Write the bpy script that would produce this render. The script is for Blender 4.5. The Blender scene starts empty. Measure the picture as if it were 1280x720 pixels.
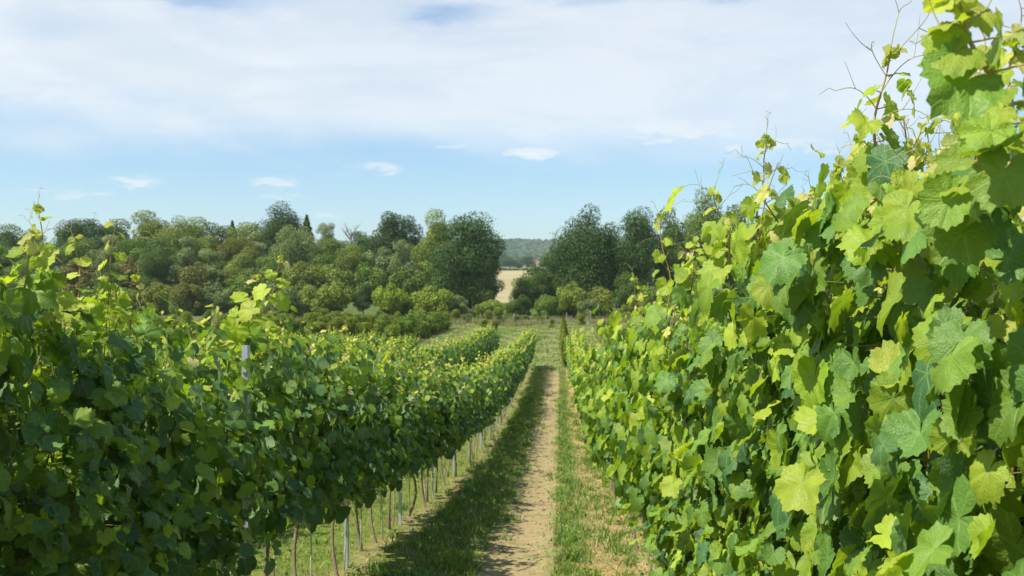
import bpy, math, random
import numpy as np
from mathutils import Vector, Matrix, Quaternion

R = math.radians
rng = np.random.default_rng(7)
random.seed(7)
col = bpy.context.scene.collection
scene = bpy.context.scene

# ------------------------------------------------------------------ camera, sky, sun, exposure
EYE = 1.55
FPX = 1400.0            # focal length in pixels of the 1280 px wide photograph
VX = 700.0              # the rows run along +Y
cam_d = bpy.data.cameras.new('camera'); cam = bpy.data.objects.new('camera', cam_d); col.objects.link(cam)
scene.camera = cam
cam_d.sensor_width = 36; cam_d.lens = FPX / 1280 * 36
cam_d.clip_start = 0.05; cam_d.clip_end = 12000
cam.location = (0, 0, EYE)
yaw = math.atan((VX - 640) / FPX)
cam.rotation_euler = (R(90), 0, yaw)
cam_d.dof.use_dof = True; cam_d.dof.focus_distance = 3.0; cam_d.dof.aperture_fstop = 12.0

SUN_EL, SUN_BACK = 54.0, 26.0   # sun on the left, a little behind the camera
sd = Vector((-math.cos(R(SUN_EL)) * math.cos(R(SUN_BACK)), -math.cos(R(SUN_EL)) * math.sin(R(SUN_BACK)), math.sin(R(SUN_EL))))
sun_d = bpy.data.lights.new('sun', 'SUN'); sun = bpy.data.objects.new('sun', sun_d); col.objects.link(sun)
sun_d.energy = 5.0; sun_d.angle = R(0.55); sun_d.color = (1.0, 0.94, 0.83)
sun.rotation_euler = sd.to_track_quat('Z', 'Y').to_euler()

scene.view_settings.view_transform = 'Standard'; scene.view_settings.look = 'None'
scene.view_settings.gamma = 1; scene.view_settings.exposure = 0.60
scene.view_settings.use_curve_mapping = False
scene.render.engine = 'CYCLES'
scene.cycles.max_bounces = 8; scene.cycles.diffuse_bounces = 4; scene.cycles.transmission_bounces = 5
scene.cycles.volume_bounces = 1; scene.cycles.glossy_bounces = 2
scene.cycles.use_denoising = True

W = bpy.data.worlds.new('World'); scene.world = W; W.use_nodes = True
wt = W.node_tree; wt.nodes.clear()


def mnode(nt, op, a, b=None, c=None, clamp=False):
    n = nt.nodes.new('ShaderNodeMath'); n.operation = op; n.use_clamp = clamp
    for i, v in enumerate((a, b, c)):
        if v is None: continue
        if isinstance(v, (int, float)): n.inputs[i].default_value = v
        else: nt.links.new(v, n.inputs[i])
    return n.outputs[0]


def smooth(nt, v, lo, hi):
    n = nt.nodes.new('ShaderNodeMapRange'); n.interpolation_type = 'SMOOTHSTEP'
    nt.links.new(v, n.inputs[0]); n.inputs[1].default_value = lo; n.inputs[2].default_value = hi
    return n.outputs[0]


def mixc(nt, f, a, b, blend='MIX'):
    n = nt.nodes.new('ShaderNodeMix'); n.data_type = 'RGBA'; n.blend_type = blend; n.clamp_factor = True
    for k, v in ((0, f), (6, a), (7, b)):
        if isinstance(v, (int, float)): n.inputs[k].default_value = v
        elif isinstance(v, tuple): n.inputs[k].default_value = (*v, 1) if len(v) == 3 else v
        else: nt.links.new(v, n.inputs[k])
    return n.outputs[2]


def noise(nt, vec, scale, detail=3, rough=.55, dist=0.0):
    n = nt.nodes.new('ShaderNodeTexNoise'); n.inputs['Scale'].default_value = scale
    n.inputs['Detail'].default_value = detail; n.inputs['Roughness'].default_value = rough
    n.inputs['Distortion'].default_value = dist
    if vec is not None: nt.links.new(vec, n.inputs['Vector'])
    return n.outputs[0]


def combine(nt, x, y, z=0.0):
    n = nt.nodes.new('ShaderNodeCombineXYZ')
    for i, v in enumerate((x, y, z)):
        if isinstance(v, (int, float)): n.inputs[i].default_value = v
        else: nt.links.new(v, n.inputs[i])
    return n.outputs[0]


def build_world():
    nt = wt
    sky = nt.nodes.new('ShaderNodeTexSky'); sky.sky_type = 'NISHITA'; sky.sun_disc = False
    sky.sun_elevation = R(SUN_EL); sky.sun_rotation = R(270 - SUN_BACK)
    sky.air_density = 1.0; sky.dust_density = 0.6; sky.ozone_density = 1.6; sky.altitude = 100
    tc = nt.nodes.new('ShaderNodeTexCoord'); sep = nt.nodes.new('ShaderNodeSeparateXYZ')
    nt.links.new(tc.outputs['Generated'], sep.inputs[0])
    x, y, z = sep.outputs
    az = mnode(nt, 'ARCTAN2', x, y)
    hyp = mnode(nt, 'SQRT', mnode(nt, 'ADD', mnode(nt, 'MULTIPLY', x, x), mnode(nt, 'MULTIPLY', y, y)))
    el = mnode(nt, 'ARCTAN2', z, hyp)
    v1 = combine(nt, az, mnode(nt, 'MULTIPLY', el, 3.2), 0.3)
    n1 = noise(nt, v1, 3.2, 5, .5, .3); n2 = noise(nt, v1, 11, 5, .6, .2); n3 = noise(nt, v1, 1.6, 3, .5)
    # high thin cloud deck
    e1 = mnode(nt, 'ADD', el, mnode(nt, 'MULTIPLY', mnode(nt, 'SUBTRACT', n1, .5), .14))
    e1 = mnode(nt, 'ADD', e1, mnode(nt, 'MULTIPLY', mnode(nt, 'SUBTRACT', n2, .5), .035))
    deck = smooth(nt, e1, .106, .172)
    holes = smooth(nt, mnode(nt, 'ADD', n3, mnode(nt, 'MULTIPLY', n2, .35)), .48, .86)
    deck = mnode(nt, 'MULTIPLY', deck, mnode(nt, 'SUBTRACT', 1.0, mnode(nt, 'MULTIPLY', holes, .22)))
    deck = mnode(nt, 'MULTIPLY', deck, mnode(nt, 'SUBTRACT', 1.0, smooth(nt, mnode(nt, 'ADD', el, mnode(nt, 'MULTIPLY', mnode(nt, 'SUBTRACT', n1, .5), .3)), .36, .62)))
    for (px, py, w, h, s) in [(235, 4, 95, 13, .75), (560, 16, 50, 12, .6), (540, 22, 22, 8, .4), (985, 0, 90, 9, .7), (40, 60, 60, 18, .25), (740, 3, 60, 7, .4)]:
        a0 = math.atan((px - VX) / FPX); e0 = math.atan((360 - py) / FPX)
        da = mnode(nt, 'DIVIDE', mnode(nt, 'SUBTRACT', mnode(nt, 'ADD', az, mnode(nt, 'MULTIPLY', mnode(nt, 'SUBTRACT', n2, .5), .10)), a0), w / FPX)
        de = mnode(nt, 'DIVIDE', mnode(nt, 'SUBTRACT', mnode(nt, 'ADD', el, mnode(nt, 'MULTIPLY', mnode(nt, 'SUBTRACT', n2, .5), .04)), e0), h / FPX)
        q = mnode(nt, 'ADD', mnode(nt, 'MULTIPLY', da, da), mnode(nt, 'MULTIPLY', de, de))
        g = mnode(nt, 'MULTIPLY', mnode(nt, 'EXPONENT', mnode(nt, 'MULTIPLY', q, -.8)), s)
        deck = mnode(nt, 'MULTIPLY', deck, mnode(nt, 'SUBTRACT', 1.0, g))
    # small separate clouds
    wob = mnode(nt, 'MULTIPLY', mnode(nt, 'SUBTRACT', n2, .5), 1.0)
    n4 = noise(nt, v1, 45, 4, .6); n5 = noise(nt, v1, 28, 3, .5)
    azw = mnode(nt, 'ADD', az, mnode(nt, 'MULTIPLY', mnode(nt, 'SUBTRACT', n5, .5), .06)); elw = mnode(nt, 'ADD', el, mnode(nt, 'MULTIPLY', mnode(nt, 'SUBTRACT', n4, .5), .022))
    tot = None
    blobs = [(157, 233, 30, 6, 1), (345, 232, 22, 7, 1), (350, 248, 16, 4, .8), (467, 210, 18, 6, 1), (570, 184, 34, 6, .8),
             (665, 188, 38, 9, 1), (620, 153, 52, 8, .8), (915, 188, 26, 8, .9), (870, 160, 105, 20, 1.3), (105, 250, 28, 4, .7), (45, 248, 30, 3, .6),
             (1000, 184, 60, 14, 1.1), (425, 218, 60, 3, .3), (640, 228, 60, 3, .3), (400, 272, 20, 6, .7), (1170, 150, 80, 12, .6)]
    for (px, py, w, h, s) in blobs:
        a0 = math.atan((px - VX) / FPX); e0 = math.atan((360 - py) / FPX)
        da = mnode(nt, 'DIVIDE', mnode(nt, 'SUBTRACT', azw, a0), w / FPX)
        de0 = mnode(nt, 'SUBTRACT', elw, e0)
        de = mnode(nt, 'DIVIDE', de0, h / FPX)
        q = mnode(nt, 'ADD', mnode(nt, 'MULTIPLY', da, da), mnode(nt, 'MULTIPLY', de, de))
        g = mnode(nt, 'MULTIPLY', mnode(nt, 'EXPONENT', mnode(nt, 'MULTIPLY', q, -.75)), s)
        tot = g if tot is None else mnode(nt, 'MAXIMUM', tot, g)
    sm = mnode(nt, 'ADD', tot, mnode(nt, 'MULTIPLY', mnode(nt, 'SUBTRACT', n4, .5), .9))
    deck = mnode(nt, 'MULTIPLY', deck, .90)
    small = mnode(nt, 'MULTIPLY', smooth(nt, sm, .10, 1.15), .72)
    small = mnode(nt, 'MULTIPLY', small, smooth(nt, tot, .03, .3))
    mask = mnode(nt, 'MAXIMUM', deck, small)
    low = smooth(nt, el, .0, .14)
    skyc = mixc(nt, 1.0, sky.outputs[0], mixc(nt, low, (.88, 1.0, 1.12), (.86, 1.0, 1.12)), 'MULTIPLY')
    n6 = noise(nt, v1, 5.5, 6, .62, .4)
    cloud = mixc(nt, smooth(nt, n6, .36, .62), (5.9, 6.3, 6.6), (6.9, 7.05, 7.1))
    c = mixc(nt, mask, skyc, cloud)
    bg = nt.nodes.new('ShaderNodeBackground'); bg.inputs[1].default_value = 0.095
    nt.links.new(c, bg.inputs[0])
    out = nt.nodes.new('ShaderNodeOutputWorld'); nt.links.new(bg.outputs[0], out.inputs[0])


build_world()

# ------------------------------------------------------------------ helpers
GY = np.array([-60, -20, 0, 5, 10, 17, 24, 33, 45, 66, 100, 160, 200, 300, 600, 700, 850, 1500, 2000, 2500, 2900, 4000.])
GZ = np.array([3.6, 1.5, 0, -.50, -.98, -1.62, -2.15, -2.65, -3.05, -3.32, -3.42, -3.42, -3.1, -1.6, 9.6, 12, 14, 22, 50, 100, 108, 90.])


def sstep(a, b, x):
    t = np.clip((x - a) / (b - a), 0, 1); return t * t * (3 - 2 * t)


def ground(x, y):
    x = np.asarray(x, float); y = np.asarray(y, float)
    z = np.interp(y, GY, GZ)
    z = z + 7.0 * sstep(165, 260, y) * sstep(-14, -45, x) * (1 - sstep(300, 600, y))
    z = z + 4.0 * sstep(170, 260, y) * sstep(6, 30, x) * (1 - sstep(300, 600, y))
    near = 1 - sstep(60, 140, np.abs(y))
    z = z + near * 0.012 * (np.sin(x * 2.3 + y * .6) + np.sin(y * 1.7 - x * 1.1)) - near * 0.035 * np.exp(-((x + .38) / .28) ** 2) - near * .02 * np.exp(-((x - .5) / .3) ** 2)
    far = sstep(600, 1500, np.hypot(x, y))
    z = z + far * 4 * np.sin(x * .004 + 1) + far * 5 * np.sin(x * .011 + y * .002)
    return z


def gz(x, y): return float(ground(x, y))


def at(px, d):      # lateral position of a pixel column at forward distance d
    return (px - VX) / FPX * d


def up(py, d): return EYE + (360 - py) / FPX * d


NUMS = 'first second third fourth fifth sixth seventh eighth ninth tenth eleventh twelfth thirteenth fourteenth fifteenth sixteenth seventeenth eighteenth nineteenth twentieth'.split()
TENS = {2: 'twenty', 3: 'thirty', 4: 'forty', 5: 'fifty', 6: 'sixty', 7: 'seventy'}


def ordn(i):        # 1-based
    if i <= 20: return NUMS[i - 1]
    t, u = divmod(i, 10)
    if u == 0: return TENS[t][:-1] + 'ieth'
    return TENS[t] + '-' + NUMS[u - 1]


def tag(o, label=None, cat=None, group=None, kind=None):
    if label: o['label'] = label
    if cat: o['category'] = cat
    if group: o['group'] = group
    if kind: o['kind'] = kind
    return o


def empty(name, loc):
    o = bpy.data.objects.new(name, None); col.objects.link(o); o.location = loc; o.empty_display_size = .2
    return o


def copy_tree(o, parent=None):
    c = o.copy(); col.objects.link(c)
    if parent: c.parent = parent
    for ch in list(o.children): copy_tree(ch, c)
    return c


class MB:
    """collects pieces of mesh (numpy) and links them as one object"""
    def __init__(s): s.v = []; s.f = []; s.n = []; s.m = []; s.t = []; s.uv = []; s.nv = 0; s.sm = []

    def add(s, v, faces, sizes, mat=0, tint=None, uv=None, smooth_=True):
        v = np.asarray(v, float).reshape(-1, 3); faces = np.asarray(faces, int).ravel(); sizes = np.asarray(sizes, int).ravel()
        s.v.append(v); s.f.append(faces + s.nv); s.n.append(sizes); s.m.append(np.full(len(sizes), mat, int))
        s.sm.append(np.full(len(sizes), smooth_, bool))
        t = np.zeros((len(v), 4)); t[:, 3] = 1
        if tint is not None: t[:, :3] = tint
        s.t.append(t)
        s.uv.append(np.zeros((len(v), 2)) if uv is None else uv)
        s.nv += len(v)

    def tube(s, pts, rad, sides=6, mat=0, tint=(.5, .5, .5), cap=True):
        pts = np.asarray(pts, float); n = len(pts); rad = np.broadcast_to(rad, n)
        d = np.gradient(pts, axis=0); d /= np.linalg.norm(d, axis=1)[:, None] + 1e-12
        ref = np.array([0, 0, 1.]) if abs(d[0, 2]) < .9 else np.array([1., 0, 0])
        a = np.cross(d, ref); a /= np.linalg.norm(a, axis=1)[:, None] + 1e-9; b = np.cross(d, a)
        th = np.arange(sides) * 2 * math.pi / sides
        v = pts[:, None] + rad[:, None, None] * (np.cos(th)[None, :, None] * a[:, None] + np.sin(th)[None, :, None] * b[:, None])
        i = np.arange(n - 1)[:, None] * sides; j = np.arange(sides)[None]; k = (j + 1) % sides
        f = np.stack([i + j, i + k, i + sides + k, i + sides + j], -1).reshape(-1, 4)
        fl = f.ravel(); sz = np.full(len(f), 4)
        if cap:
            fl = np.concatenate([fl, np.arange(sides)[::-1], (n - 1) * sides + np.arange(sides)]); sz = np.concatenate([sz, [sides, sides]])
        s.add(v, fl, sz, mat, tint)

    def box(s, c, h, mat=0, rz=0.0, tint=(.5, .5, .5)):
        q = np.array([[x, y, z] for z in (-1, 1) for y in (-1, 1) for x in (-1, 1)]) * np.array(h)
        if rz:
            co, si = math.cos(rz), math.sin(rz); q = np.stack([q[:, 0] * co - q[:, 1] * si, q[:, 0] * si + q[:, 1] * co, q[:, 2]], 1)
        s.add(q + np.array(c), [0, 2, 3, 1, 4, 5, 7, 6, 0, 1, 5, 4, 2, 6, 7, 3, 0, 4, 6, 2, 1, 3, 7, 5], [4] * 6, mat, tint, smooth_=False)

    def mesh(s, name, mats):
        me = bpy.data.meshes.new(name)
        if not s.v: return me
        v = np.concatenate(s.v); f = np.concatenate(s.f); n = np.concatenate(s.n)
        me.vertices.add(len(v)); me.vertices.foreach_set('co', v.ravel())
        me.loops.add(len(f)); me.loops.foreach_set('vertex_index', f)
        me.polygons.add(len(n)); me.polygons.foreach_set('loop_start', np.concatenate([[0], np.cumsum(n)[:-1]])); me.polygons.foreach_set('loop_total', n)
        me.polygons.foreach_set('material_index', np.concatenate(s.m))
        me.polygons.foreach_set('use_smooth', np.concatenate(s.sm))
        at_ = me.attributes.new('tint', 'FLOAT_COLOR', 'POINT'); at_.data.foreach_set('color', np.concatenate(s.t).ravel())
        uv = me.uv_layers.new(name='leaf'); uv.data.foreach_set('uv', np.concatenate(s.uv)[f].ravel())
        for m in mats: me.materials.append(m)
        me.update(calc_edges=True); me.validate()
        return me

    def obj(s, name, mats, parent=None):
        if not isinstance(mats, (list, tuple)): mats = [mats]
        o = bpy.data.objects.new(name, s.mesh(name, mats)); col.objects.link(o)
        if parent: o.parent = parent
        return o


# ------------------------------------------------------------------ materials
def new_mat(name):
    m = bpy.data.materials.new(name); m.use_nodes = True; nt = m.node_tree; nt.nodes.clear()
    out = nt.nodes.new('ShaderNodeOutputMaterial')
    return m, nt, out


def principled(nt, color, rough=.6, spec=.4, metal=0.0):
    b = nt.nodes.new('ShaderNodeBsdfPrincipled')
    if isinstance(color, tuple): b.inputs['Base Color'].default_value = (*color, 1)
    else: nt.links.new(color, b.inputs['Base Color'])
    if isinstance(rough, float): b.inputs['Roughness'].default_value = rough
    else: nt.links.new(rough, b.inputs['Roughness'])
    b.inputs['Specular IOR Level'].default_value = spec; b.inputs['Metallic'].default_value = metal
    return b


def bump(nt, h, strength, dist):
    n = nt.nodes.new('ShaderNodeBump'); n.inputs['Strength'].default_value = strength; n.inputs['Distance'].default_value = dist
    nt.links.new(h, n.inputs['Height']); return n.outputs[0]


def simple(name, c1, c2=None, scale=20, rough=.7, spec=.3, metal=0.0, bumpd=0.0, stretch=None):
    m, nt, out = new_mat(name)
    tc = nt.nodes.new('ShaderNodeTexCoord'); vec = tc.outputs['Object']
    if stretch:
        mp = nt.nodes.new('ShaderNodeMapping'); mp.inputs['Scale'].default_value = stretch; nt.links.new(vec, mp.inputs[0]); vec = mp.outputs[0]
    nz = noise(nt, vec, scale, 5, .6)
    c = mixc(nt, smooth(nt, nz, .3, .7), c1, c2 or tuple(x * .6 for x in c1))
    b = principled(nt, c, rough, spec, metal)
    if bumpd: nt.links.new(bump(nt, nz, .8, bumpd), b.inputs['Normal'])
    nt.links.new(b.outputs[0], out.inputs[0]); return m


def leaf_material(detail=True):
    m, nt, out = new_mat('vine_leaf' if detail else 'vine_leaf_far')
    a = nt.nodes.new('ShaderNodeAttribute'); a.attribute_name = 'tint'
    sep = nt.nodes.new('ShaderNodeSeparateColor'); nt.links.new(a.outputs['Color'], sep.inputs[0])
    age_light, rnd, warm = sep.outputs  # first channel: leaf age, with sunny and shaded wall sides painted in
    ramp = nt.nodes.new('ShaderNodeValToRGB'); nt.links.new(age_light, ramp.inputs[0])
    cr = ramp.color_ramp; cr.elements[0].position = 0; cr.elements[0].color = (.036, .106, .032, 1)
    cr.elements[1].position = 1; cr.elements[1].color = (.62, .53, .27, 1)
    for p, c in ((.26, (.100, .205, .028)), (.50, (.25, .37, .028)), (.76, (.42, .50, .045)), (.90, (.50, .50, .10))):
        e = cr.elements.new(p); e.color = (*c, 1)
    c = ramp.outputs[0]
    br = mnode(nt, 'ADD', mnode(nt, 'MULTIPLY', rnd, .5), .75)
    c = mixc(nt, 1.0, c, combine(nt, br, br, br), 'MULTIPLY')
    geo = nt.nodes.new('ShaderNodeNewGeometry')
    height = None
    if detail:
        uv = nt.nodes.new('ShaderNodeUVMap'); uv.uv_map = 'leaf'
        s = nt.nodes.new('ShaderNodeSeparateXYZ'); nt.links.new(uv.outputs[0], s.inputs[0])
        u = mnode(nt, 'ABSOLUTE', s.outputs[0]); v = s.outputs[1]
        vein = None; sect = None
        for ang in (0, 44, 92, 138):
            cs, sn = math.cos(R(ang)), math.sin(R(ang))
            per = mnode(nt, 'ABSOLUTE', mnode(nt, 'SUBTRACT', mnode(nt, 'MULTIPLY', u, cs), mnode(nt, 'MULTIPLY', v, sn)))
            alo = mnode(nt, 'ADD', mnode(nt, 'MULTIPLY', u, sn), mnode(nt, 'MULTIPLY', v, cs))
            bad = mnode(nt, 'MULTIPLY', mnode(nt, 'LESS_THAN', alo, 0.0), 9.0)
            d = mnode(nt, 'ADD', per, bad)
            # side veins of this main vein
            sv = mnode(nt, 'ABSOLUTE', mnode(nt, 'SUBTRACT', mnode(nt, 'FRACT', mnode(nt, 'MULTIPLY', mnode(nt, 'SUBTRACT', alo, mnode(nt, 'MULTIPLY', per, .85)), 6.5)), .5))
            if vein is None: vein, sect = d, sv
            else:
                closer = mnode(nt, 'LESS_THAN', d, vein)
                sect = mnode(nt, 'ADD', mnode(nt, 'MULTIPLY', closer, sv), mnode(nt, 'MULTIPLY', mnode(nt, 'SUBTRACT', 1.0, closer), sect))
                vein = mnode(nt, 'MINIMUM', vein, d)
        main = mnode(nt, 'SUBTRACT', 1.0, smooth(nt, vein, .006, .030))
        side = mnode(nt, 'MULTIPLY', mnode(nt, 'SUBTRACT', 1.0, smooth(nt, sect, .02, .11)), .55)
        vm = mnode(nt, 'MAXIMUM', main, side)
        vo = nt.nodes.new('ShaderNodeTexVoronoi'); vo.inputs['Scale'].default_value = 15; nt.links.new(uv.outputs[0], vo.inputs['Vector'])
        height = mnode(nt, 'SUBTRACT', mnode(nt, 'MULTIPLY', smooth(nt, mnode(nt, 'SUBTRACT', .75, vo.outputs[0]), 0, .8), .8), mnode(nt, 'MULTIPLY', vm, .9))
        c = mixc(nt, mnode(nt, 'MULTIPLY', vm, .30), c, (.30, .42, .12))
        c = mixc(nt, mnode(nt, 'MULTIPLY', smooth(nt, noise(nt, geo.outputs['Position'], 22, 3), .35, .75), .28), c, (.07, .15, .02))
        # browned spots on a few leaves
        sp = smooth(nt, noise(nt, geo.outputs['Position'], 60, 3), .69, .76)
        c = mixc(nt, mnode(nt, 'MULTIPLY', mnode(nt, 'MULTIPLY', sp, .7), smooth(nt, rnd, .55, .8)), c, (.22, .12, .03))
    c = mixc(nt, smooth(nt, warm, .99985, .9999), c, (.22, .075, .02))
    under = mixc(nt, .45, c, (.20, .30, .15))
    col_ = mixc(nt, geo.outputs['Backfacing'], c, under)
    b = principled(nt, col_, .50, .34)
    tr = nt.nodes.new('ShaderNodeBsdfTranslucent')
    tcol = mixc(nt, 1.0, mixc(nt, .25, c, (.35, .50, .02)), (1.5, 1.55, .6), 'MULTIPLY')
    nt.links.new(tcol, tr.inputs[0])
    if height is not None:
        bn = bump(nt, height, .42, .0018)
        nt.links.new(bn, b.inputs['Normal'])
    mx = nt.nodes.new('ShaderNodeMixShader'); nt.links.new(mnode(nt, 'ADD', mnode(nt, 'MULTIPLY', smooth(nt, age_light, .1, .6), .24), .16), mx.inputs[0])
    nt.links.new(b.outputs[0], mx.inputs[1]); nt.links.new(tr.outputs[0], mx.inputs[2])
    nt.links.new(mx.outputs[0], out.inputs[0]); return m


def tinted_foliage(name, trans=.22, rough=.6, spec=.2):
    """leaves of trees and shrubs: the object's own colour, varied leaf by leaf"""
    m, nt, out = new_mat(name)
    a = nt.nodes.new('ShaderNodeAttribute'); a.attribute_name = 'tint'
    sep = nt.nodes.new('ShaderNodeSeparateColor'); nt.links.new(a.outputs['Color'], sep.inputs[0])
    oi = nt.nodes.new('ShaderNodeObjectInfo')
    br = mnode(nt, 'ADD', mnode(nt, 'MULTIPLY', sep.outputs[0], .9), .55)
    c = mixc(nt, 1.0, oi.outputs['Color'], combine(nt, br, br, br), 'MULTIPLY')
    c = mixc(nt, mnode(nt, 'MULTIPLY', sep.outputs[1], .30), c, (.16, .17, .03))
    b = principled(nt, c, rough, spec)
    tr = nt.nodes.new('ShaderNodeBsdfTranslucent')
    nt.links.new(mixc(nt, 1.0, c, (1.3, 1.4, .7), 'MULTIPLY'), tr.inputs[0])
    mx = nt.nodes.new('ShaderNodeMixShader'); mx.inputs[0].default_value = trans
    nt.links.new(b.outputs[0], mx.inputs[1]); nt.links.new(tr.outputs[0], mx.inputs[2])
    nt.links.new(mx.outputs[0], out.inputs[0]); return m


def blade_material(name):
    m, nt, out = new_mat(name)
    a = nt.nodes.new('ShaderNodeAttribute'); a.attribute_name = 'tint'
    b = principled(nt, a.outputs['Color'], .5, .3)
    tr = nt.nodes.new('ShaderNodeBsdfTranslucent'); nt.links.new(a.outputs['Color'], tr.inputs[0])
    mx = nt.nodes.new('ShaderNodeMixShader'); mx.inputs[0].default_value = .3
    nt.links.new(b.outputs[0], mx.inputs[1]); nt.links.new(tr.outputs[0], mx.inputs[2])
    nt.links.new(mx.outputs[0], out.inputs[0]); return m


def band(nt, x, c, h, soft):     # 1 within |x-c|<h
    d = mnode(nt, 'ABSOLUTE', mnode(nt, 'SUBTRACT', x, c))
    return mnode(nt, 'SUBTRACT', 1.0, smooth(nt, d, h - soft, h + soft))


def ground_material():
    m, nt, out = new_mat('vineyard_ground')
    geo = nt.nodes.new('ShaderNodeNewGeometry'); P = geo.outputs['Position']
    s = nt.nodes.new('ShaderNodeSeparateXYZ'); nt.links.new(P, s.inputs[0]); x, y, z = s.outputs
    nA = noise(nt, P, .9, 5, .6); nB = noise(nt, P, 6, 5, .65); nC = noise(nt, P, 40, 4, .6); nD = noise(nt, P, .06, 4, .5); nE = noise(nt, P, .35, 4, .6)
    grass = mixc(nt, smooth(nt, nB, .3, .7), (.090, .140, .018), (.175, .220, .038))
    grass = mixc(nt, mnode(nt, 'MULTIPLY', smooth(nt, nA, .45, .7), .55), grass, (.20, .17, .065))
    dirt = mixc(nt, smooth(nt, nC, .3, .7), (.38, .30, .150), (.26, .20, .095))
    dirt = mixc(nt, mnode(nt, 'MULTIPLY', smooth(nt, noise(nt, P, 2.2, 6, .7), .50, .66), .7), dirt, grass)
    dirt = mixc(nt, mnode(nt, 'MULTIPLY', smooth(nt, nB, .50, .75), .6), dirt, (.46, .375, .205))
    straw = mixc(nt, smooth(nt, nC, .35, .65), (.50, .37, .155), (.32, .22, .09))
    xw = mnode(nt, 'ADD', x, mnode(nt, 'MULTIPLY', mnode(nt, 'SUBTRACT', nA, .5), .35))
    xw = mnode(nt, 'ADD', xw, mnode(nt, 'MULTIPLY', mnode(nt, 'SUBTRACT', nB, .5), .35))
    wander = mnode(nt, 'MULTIPLY', mnode(nt, 'SINE', mnode(nt, 'MULTIPLY', y, .21)), .07)
    xw = mnode(nt, 'ADD', xw, mnode(nt, 'ADD', wander, mnode(nt, 'MULTIPLY', mnode(nt, 'SUBTRACT', nE, .5), .5)))
    yn = mnode(nt, 'SUBTRACT', 1.0, smooth(nt, y, 58, 80))
    c = grass
    c = mixc(nt, mnode(nt, 'MULTIPLY', band(nt, xw, -.36, .39, .22), yn), c, dirt)
    c = mixc(nt, mnode(nt, 'MULTIPLY', mnode(nt, 'MULTIPLY', band(nt, xw, .62, .33, .20), yn), .85), c, straw)
    c = mixc(nt, mnode(nt, 'MULTIPLY', mnode(nt, 'MULTIPLY', band(nt, xw, -1.76, .10, .14), yn), .55), c, dirt)
    # meadow past the rows: mown lanes, pale between
    fr = mnode(nt, 'ABSOLUTE', mnode(nt, 'SUBTRACT', mnode(nt, 'FRACT', mnode(nt, 'DIVIDE', mnode(nt, 'ADD', x, 102.1), 3.9)), .5))
    lane = smooth(nt, mnode(nt, 'ADD', fr, mnode(nt, 'MULTIPLY', mnode(nt, 'SUBTRACT', nE, .5), .35)), .28, .44)
    mead = mixc(nt, smooth(nt, nB, .3, .7), (.095, .160, .024), (.160, .215, .042))
    lane = mnode(nt, 'MULTIPLY', lane, smooth(nt, x, -15, -12))
    mead = mixc(nt, mnode(nt, 'MULTIPLY', lane, .26), mead, (.34, .29, .15))
    mead = mixc(nt, mnode(nt, 'MULTIPLY', smooth(nt, nE, .45, .7), .55), mead, (.27, .25, .10))
    mead = mixc(nt, mnode(nt, 'MULTIPLY', band(nt, xw, -10.2, .6, .6), .4), mead, (.40, .31, .16))
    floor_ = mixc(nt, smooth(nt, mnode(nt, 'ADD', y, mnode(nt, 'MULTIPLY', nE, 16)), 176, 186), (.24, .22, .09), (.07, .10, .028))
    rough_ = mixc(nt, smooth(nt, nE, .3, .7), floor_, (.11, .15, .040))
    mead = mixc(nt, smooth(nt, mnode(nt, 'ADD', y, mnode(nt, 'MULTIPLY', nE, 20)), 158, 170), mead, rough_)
    c = mixc(nt, smooth(nt, mnode(nt, 'ADD', y, mnode(nt, 'MULTIPLY', nE, 5)), 64, 76), c, mead)
    wheat = mixc(nt, smooth(nt, nD, .3, .7), (.37, .32, .165), (.30, .26, .13))
    wl = smooth(nt, mnode(nt, 'ABSOLUTE', mnode(nt, 'SUBTRACT', mnode(nt, 'FRACT', mnode(nt, 'DIVIDE', mnode(nt, 'ADD', y, mnode(nt, 'MULTIPLY', x, .4)), 14)), .5)), .38, .46)
    wheat = mixc(nt, mnode(nt, 'MULTIPLY', wl, .3), wheat, (.34, .26, .14))
    gap = mnode(nt, 'MULTIPLY', smooth(nt, mnode(nt, 'DIVIDE', x, y), -.13, -.11), mnode(nt, 'SUBTRACT', 1.0, smooth(nt, mnode(nt, 'DIVIDE', x, y), .03, .05)))
    wheat = mixc(nt, gap, (.06, .085, .025), wheat)
    c = mixc(nt, smooth(nt, y, 268, 275), c, wheat)
    c = mixc(nt, smooth(nt, y, 700, 760), c, (.12, .16, .05))
    c = mixc(nt, smooth(nt, y, 1500, 1800), c, (.04, .075, .02))
    b = principled(nt, c, .9, .15)
    hh = mnode(nt, 'ADD', nC, mnode(nt, 'MULTIPLY', nB, 1.5))
    nt.links.new(bump(nt, hh, .6, .03), b.inputs['Normal'])
    nt.links.new(b.outputs[0], out.inputs[0]); return m


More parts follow.
